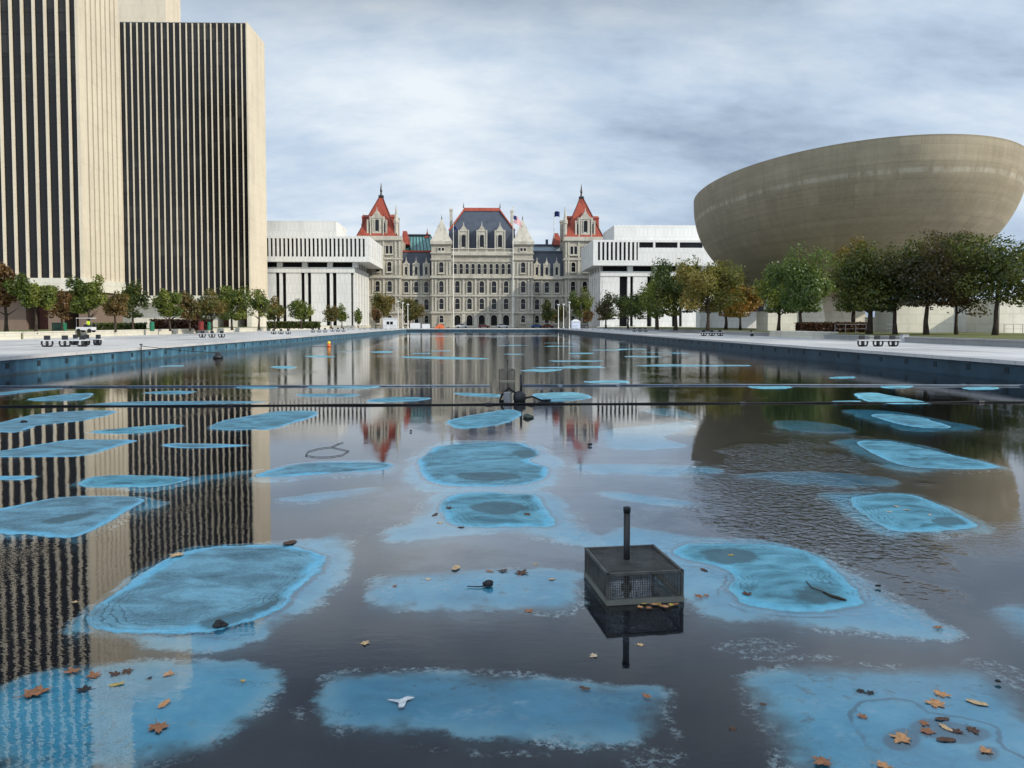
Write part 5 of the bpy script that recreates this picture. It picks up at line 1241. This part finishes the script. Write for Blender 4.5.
# buoy, rope and float on the left
x, y = gp(329, 346.6); o = thing('marker_buoy', 'yellow and orange marker buoy floating by the left pool wall', 'buoy', (x, y, 0))
MB().lathe([(.16, -.03), (.30, .02), (.33, .14), (.22, .24), (.2, .45)], n=14).build('float', M['orange'], o, True); MB().lathe([(.2, .452), (.24, .5), (.24, .80), (.16, .9), (.03, .93)], n=14).build('marker', M['yellow'], o, True)
o.scale = (.72, .72, .62); MB().tube([(-.3, 0, .02), (-1.2, .1, .02), (-2.8, 0, .02)], .02, 6).build('tether', M['rubber'], o)
x, y = gp(187, 361.0); x = -22.3; o = thing('depth_post', 'thin dark post standing against the left pool wall', 'post', (x, y, 0)); MB().tube([(0, 0, -.03), (0, 0, 1.05)], .035, 8).build('rod', M['black_iron'], o); MB().box(-.08, .08, -.05, .05, 1.051, 1.12).build('bracket', M['black_iron'], o)
xs, ys = gp(218, 358.3); q = thing('float_pump', 'black floating pump tethered to the post by the left wall', 'pump', (xs, ys, 0))
MB().lathe([(.25, -.03), (.36, .04), (.34, .16), (.2, .22), (.16, .40), (.05, .44)], n=14).build('pump_body', M['black_iron'], q, True)
MB().tube([(x-xs+.05, y-ys, .98), (x*.5+xs*.5-xs, (y-ys)*.5, .62), (-.1, 0, .40)], .022, 6).build('hose', M['rubber'], q)
# loop of bent stick, rocks, black clump, twigs
def twig(pts_px, r, label, name='twig', mat='bark', z=.012):
    P = [(*gp(a, b), z) for a, b in pts_px]; c = P[0]; me = MB().tube([(p[0]-c[0], p[1]-c[1], p[2]) for p in P], r, 6).data(name, M[mat], True)
    o = link(name, me, None, 0, (c[0], c[1], 0)); tag(o, label, name); return o
twig([(305.5, 456), (308, 452), (318, 449.2), (331, 447.4), (349, 451.5), (342, 455.5), (330, 457.5), (316, 457.5), (305.5, 456)], [.0055]*9, 'loop of bent cable lying on the water left of centre', 'cable_loop', 'rubber')
twig([(332, 447), (340, 443.5), (343, 443)], .006, 'short stick touching the bent cable loop')
twig([(823, 594), (831, 598), (838, 600), (846, 602.5)], [.006, .012, .014, .008], 'dark twig on the wet blue patch right of the cage', z=.02)
twig([(806, 583), (812, 590), (826, 594.5)], [.004, .005, .004], 'thin curved twig beside the dark twig', z=.02)
twig([(467, 587.5), (478, 588), (488, 587)], [.004, .006, .005], 'thin twig poking from the black clump', z=.012)
def lump(px, py, s, label, mat, seed, name='stone'):
    bm = bmesh.new(); bmesh.ops.create_icosphere(bm, subdivisions=3, radius=1); r = np.random.default_rng(seed); ph = r.uniform(0, 6, 6)
    for v in bm.verts:
        f = 1+.22*math.sin(v.co.x*3+ph[0])+.18*math.sin(v.co.y*4+ph[1])+.12*math.sin(v.co.z*5+ph[2])+.06*math.sin(v.co.x*11+v.co.y*9+ph[3]); v.co = v.co*f; v.co.x *= s; v.co.y *= s*.9; v.co.z = max(v.co.z, -.25)*s*.65
    me = bpy.data.meshes.new(name); bm.to_mesh(me); bm.free(); me.materials.append(M[mat]); me.polygons.foreach_set('use_smooth', [True]*len(me.polygons))
    o = link(name, me, None, 0, (*gp(px, py), .02)); tag(o, label, name.replace('_', ' ')); return o
M['mossy'] = simple('mossy_stone', (.05, .06, .05), .8, .3, var=.5, scale=14); M['muck'] = simple('black_muck', (.01, .01, .009), .6, .4, var=.5, scale=30)
lump(529, 418, .13, 'mossy round stone right of the boat-shaped blue patch', 'mossy', 1)
lump(590, 446, .05, 'small black stone under the right tower reflection', 'muck', 2)
lump(487.5, 586.5, .05, 'black muck clump on the pale blue patch left of the cage', 'muck', 3, 'muck_clump')
lump(877.5, 588, .022, 'small black lump right of the wet blue patch', 'muck', 4, 'muck_clump')
lump(998, 684, .016, 'tiny black lump on the light blue paint near the right edge', 'muck', 5, 'muck_clump')
lump(221, 627, .05, 'dark muck clump on the rim of the big grey-blue patch', 'muck', 6, 'muck_clump')
lump(24, 423, .07, 'small dark stone on the grey patch near the left edge', 'muck', 7)
lump(411, 432, .035, 'tiny dark stone left of the boat-shaped patch', 'muck', 8)
# fallen leaves
DRYP = [spline([gp(a, b) for a, b in p], 4) for k, g_, p in PATCH if k == 'E']
def on_dry(x, y):
    return any(sdf(np.array([x]), np.array([y]), q)[0] > .0 for q in DRYP)
def leaf_data(kind, seed):
    r = random.Random(seed); m = MB(); n = 5 if kind != 'oval' else 0
    if n:
        out = []
        for k in range(n):
            a = -2.1+4.2*k/(n-1); L_ = (1.0-.18*abs(k-2))*r.uniform(.75, 1.12)
            for da, f in ((-.40, .46), (-.22, .78), (-.09, .72), (0, 1.0), (.12, .70), (.22, .80)): out.append(((a+da), L_*f))
        pts = [(L_*math.sin(a), L_*math.cos(a)) for a, L_ in out]+[(.12, -.35), (-.12, -.35)]
        pts = [p for p in pts]
    else:
        pts = [(.45*math.sin(t)*(1+.12*math.sin(5*t)), math.cos(t)) for t in np.linspace(0, 2*math.pi, 18, endpoint=False)]
    cu = r.uniform(.15, .42); cv = r.uniform(-.3, .3)
    Z = lambda x, y: .03+cu*(x*x*.5+y*y*.3)+cv*.2*x*y+r.uniform(-.02, .07)
    m.v = [(0, 0, .03)]+[(x, y, Z(x, y)) for x, y in pts]; k = len(pts)
    m.f = [(0, 1+i, 1+(i+1) % k) for i in range(k)]
    m.tube([(0, -.25, .05), (.04, -.55, .06), (.10, -.85, .10)], [.03, .022, .016], 5)
    return m
LC = {'orange': (.50, .25, .11), 'tan': (.55, .36, .19), 'rust': (.30, .13, .06), 'brown': (.10, .05, .03), 'pale': (.55, .42, .28), 'dark': (.035, .025, .02), 'yellow': (.5, .33, .08)}
LM = {k: simple(k+'_dead_leaf', v, .65, .25, var=.4, scale=40) for k, v in LC.items()}
LEAVES = [
 (33, 694, 34, 'rust', 'lobed', 'large curled rust leaf nearest the left edge'), (74, 671.5, 22, 'rust', 'lobed', 'rust leaf above the large curled one on the left'),
 (94, 676, 20, 'rust', 'oval', 'rust leaf right of the rust leaf above the large curled one'), (85, 689.5, 20, 'dark', 'lobed', 'dark spiky leaf in the striped reflection'),
 (116, 674, 17, 'brown', 'lobed', 'brown leaf left in the touching brown pair'), (127, 671, 15, 'brown', 'lobed', 'brown leaf right in the touching brown pair'),
 (117, 684.6, 12, 'yellow', 'oval', 'small yellow leaf below the touching brown pair'), (150, 678, 9, 'dark', 'oval', 'small dark leaf on the near left blue patch'),
 (170, 674, 16, 'orange', 'lobed', 'orange lobed leaf with a white glint, near left patch'), (164, 704, 14, 'orange', 'oval', 'orange leaf in the middle of the near left patch'),
 (158, 727, 29, 'rust', 'lobed', 'wide rust leaf low on the near left patch'), (178, 556, 20, 'tan', 'oval', 'tan leaf on the upper rim of the big grey patch'),
 (289.5, 543.5, 20, 'brown', 'oval', 'flat brown leaf at the far tip of the big grey patch'), (76, 602, 9, 'tan', 'oval', 'tiny tan leaf at the left tip of the big grey patch'),
 (243, 681, 8, 'yellow', 'oval', 'tiny yellow leaf on the right of the near left patch'),
 (456, 568.5, 14, 'tan', 'oval', 'tan leaf on the top edge of the patch left of the cage'), (395, 586, 8, 'rust', 'oval', 'tiny rust leaf at the left end of that patch'),
 (428, 579, 9, 'pale', 'oval', 'pale leaf left of the black muck clump'), (490, 571.5, 8, 'rust', 'oval', 'rust leaf above the black muck clump'), (502, 571, 14, 'brown', 'oval', 'brown sliver of leaf right of the rust one above the clump'),
 (521, 573.7, 18, 'brown', 'oval', 'long brown leaf upper right of the black clump'), (536, 564.5, 8, 'tan', 'lobed', 'tan leaf at the top right of the pale blue patch'),
 (552, 579.5, 11, 'tan', 'lobed', 'tan leaf between the clump and the cage'), (529, 611.5, 13, 'rust', 'oval', 'rust leaf on the lower edge of the pale blue patch'),
 (364, 643.5, 14, 'tan', 'lobed', 'tan leaf on dark water above the long blue strip'), (594, 655.5, 13, 'pale', 'lobed', 'pale leaf on dark water below the cage'),
 (640, 645, 11, 'tan', 'lobed', 'tan leaf by the reflected tip of the black pipe'), (585, 688.5, 11, 'brown', 'oval', 'thin brown leaf on the long near blue strip'),
 (647.5, 696.5, 15, 'rust', 'lobed', 'sunken rust leaf at the right end of the long blue strip'), (698, 596, 14, 'rust', 'lobed', 'rust leaf touching the right side of the cage'),
 (706, 595.5, 11, 'rust', 'lobed', 'second rust leaf right of the cage, over the first'), (747, 595.5, 16, 'brown', 'oval', 'brown leaf on the wet blue patch left end'),
 (731, 556.5, 10, 'yellow', 'oval', 'yellow leaf at the far side of the wet blue patch'), (704, 570, 9, 'brown', 'oval', 'brown leaf behind the cage on pale paint'),
 (763, 704, 10, 'brown', 'lobed', 'brown leaf on the dark left edge of the near right patch'), (732, 728.5, 11, 'brown', 'lobed', 'faint sunken leaf on the dark water, lower middle'),
 (824, 762, 27, 'rust', 'lobed', 'rust leaf at the bottom edge, left one'), (882, 765, 22, 'orange', 'lobed', 'orange leaf at the bottom edge, right one'),
 (860, 691, 14, 'dark', 'lobed', 'dark leaf with a stalk, left in the dark pair'), (871, 693, 14, 'dark', 'lobed', 'dark leaf, right in the dark pair'),
 (941, 694, 21, 'orange', 'lobed', 'orange leaf behind the big orange star leaf'), (937, 703.5, 27, 'orange', 'lobed', 'big orange star leaf at the top of the leaf cluster'),
 (977, 703, 17, 'tan', 'oval', 'thin tan leaf right of the big orange star leaf'), (863, 717, 15, 'rust', 'lobed', 'rust leaf at the left edge of the dark ring'),
 (924, 722.5, 16, 'rust', 'oval', 'flat rust leaf above the wide rust leaf in the cluster'), (942, 719, 14, 'brown', 'oval', 'brown leaf just under the big orange star'),
 (927, 732, 20, 'rust', 'lobed', 'wide rust leaf in the middle of the cluster'), (902, 738, 30, 'orange', 'lobed', 'pale orange star leaf alone at the left of the cluster'),
 (946, 728, 13, 'tan', 'oval', 'tan leaf in the middle of the cluster'), (958, 732, 17, 'brown', 'lobed', 'brown leaf beside the tan leaf'),
 (972, 729.5, 20, 'brown', 'lobed', 'curled brown leaf at the right of the cluster'), (946, 740, 17, 'brown', 'oval', 'brown leaf at the bottom of the cluster'),
 (986, 751.5, 20, 'orange', 'lobed', 'orange leaf in its own dark puddle near the right corner'), (937, 627.5, 14, 'rust', 'oval', 'rust leaf near the tip of the pale paint at right'),
 (435, 515, 8, 'brown', 'oval', 'brown leaf left of the bright square patch'), (440, 523, 8, 'tan', 'oval', 'tan leaf at the lower left of the bright square patch'), (449, 509, 10, 'brown', 'oval', 'brown leaf on the left edge of the bright square patch'),
 (461, 527.5, 10, 'dark', 'lobed', 'black leaf at the front edge of the bright square patch'), (527, 515, 11, 'brown', 'oval', 'brown leaf on the right of the bright square patch'),
 (890, 513, 8, 'pale', 'lobed', 'pale leaf in the group on the right oval patch'), (897, 507.5, 9, 'pale', 'oval', 'pale leaf at the back of the right oval patch'), (906, 511, 9, 'tan', 'oval', 'tan leaf in the middle of the right oval patch'), (930, 516, 7, 'pale', 'oval', 'pale leaf at the right of the right oval patch'),
]
for i, (px, py, w, c, kind, lab) in enumerate(LEAVES):
    x, y = gp(px, py); s = w*y/F/2*1.22
    if kind == 'oval' and i % 3: kind = 'lobed'
    me = leaf_data(kind, i).data('fallen_leaf', LM[c]); o = link('fallen_leaf', me, None, 0, (x, y, .011 if on_dry(x, y) else -.0008), random.Random(i).uniform(0, 6.28)); o.scale = (s, s, s*.9)
    o.rotation_euler[0] = random.Random(i+50).uniform(-.12, .12)
    tag(o, lab, 'leaf', 'fallen leaves on the pool')
for i in range(9):                                     # leaves caught under the cage
    x, y = gp(640+i*4.4, 607+random.Random(i).uniform(-3, 2)); me = leaf_data('lobed', 200+i).data('fallen_leaf', LM[('orange', 'yellow', 'rust')[i % 3]])
    o = link('fallen_leaf', me, None, 0, (x, y, .01), i*1.3); o.scale = (.05, .05, .04)
    tag(o, 'one of the golden leaves caught along the front foot of the nearest cage', 'leaf', 'golden leaves under the cage')
x, y = gp(402, 703); m = MB(); m.v = [(-.10, .04, .004), (-.02, .03, .006), (.03, .075, .006), (.075, .06, .004), (.03, .02, .007), (.02, -.06, .005), (-.015, -.07, .004), (-.02, -.005, .007)]; m.v += [(a, b, c-.006) for a, b, c in m.v]
m.f = [tuple(range(8))[::-1], tuple(range(8, 16))]+[(i, (i+1) % 8, 8+(i+1) % 8, 8+i) for i in range(8)]
me = m.data('paint_flake', simple('chalky_flake', (.55, .56, .56), .8, .2, var=.3, scale=30)); tag(link('paint_flake', me, None, 0, (x, y, .004)), 'white bird-shaped paint flake on the long near blue strip', 'paint flake')
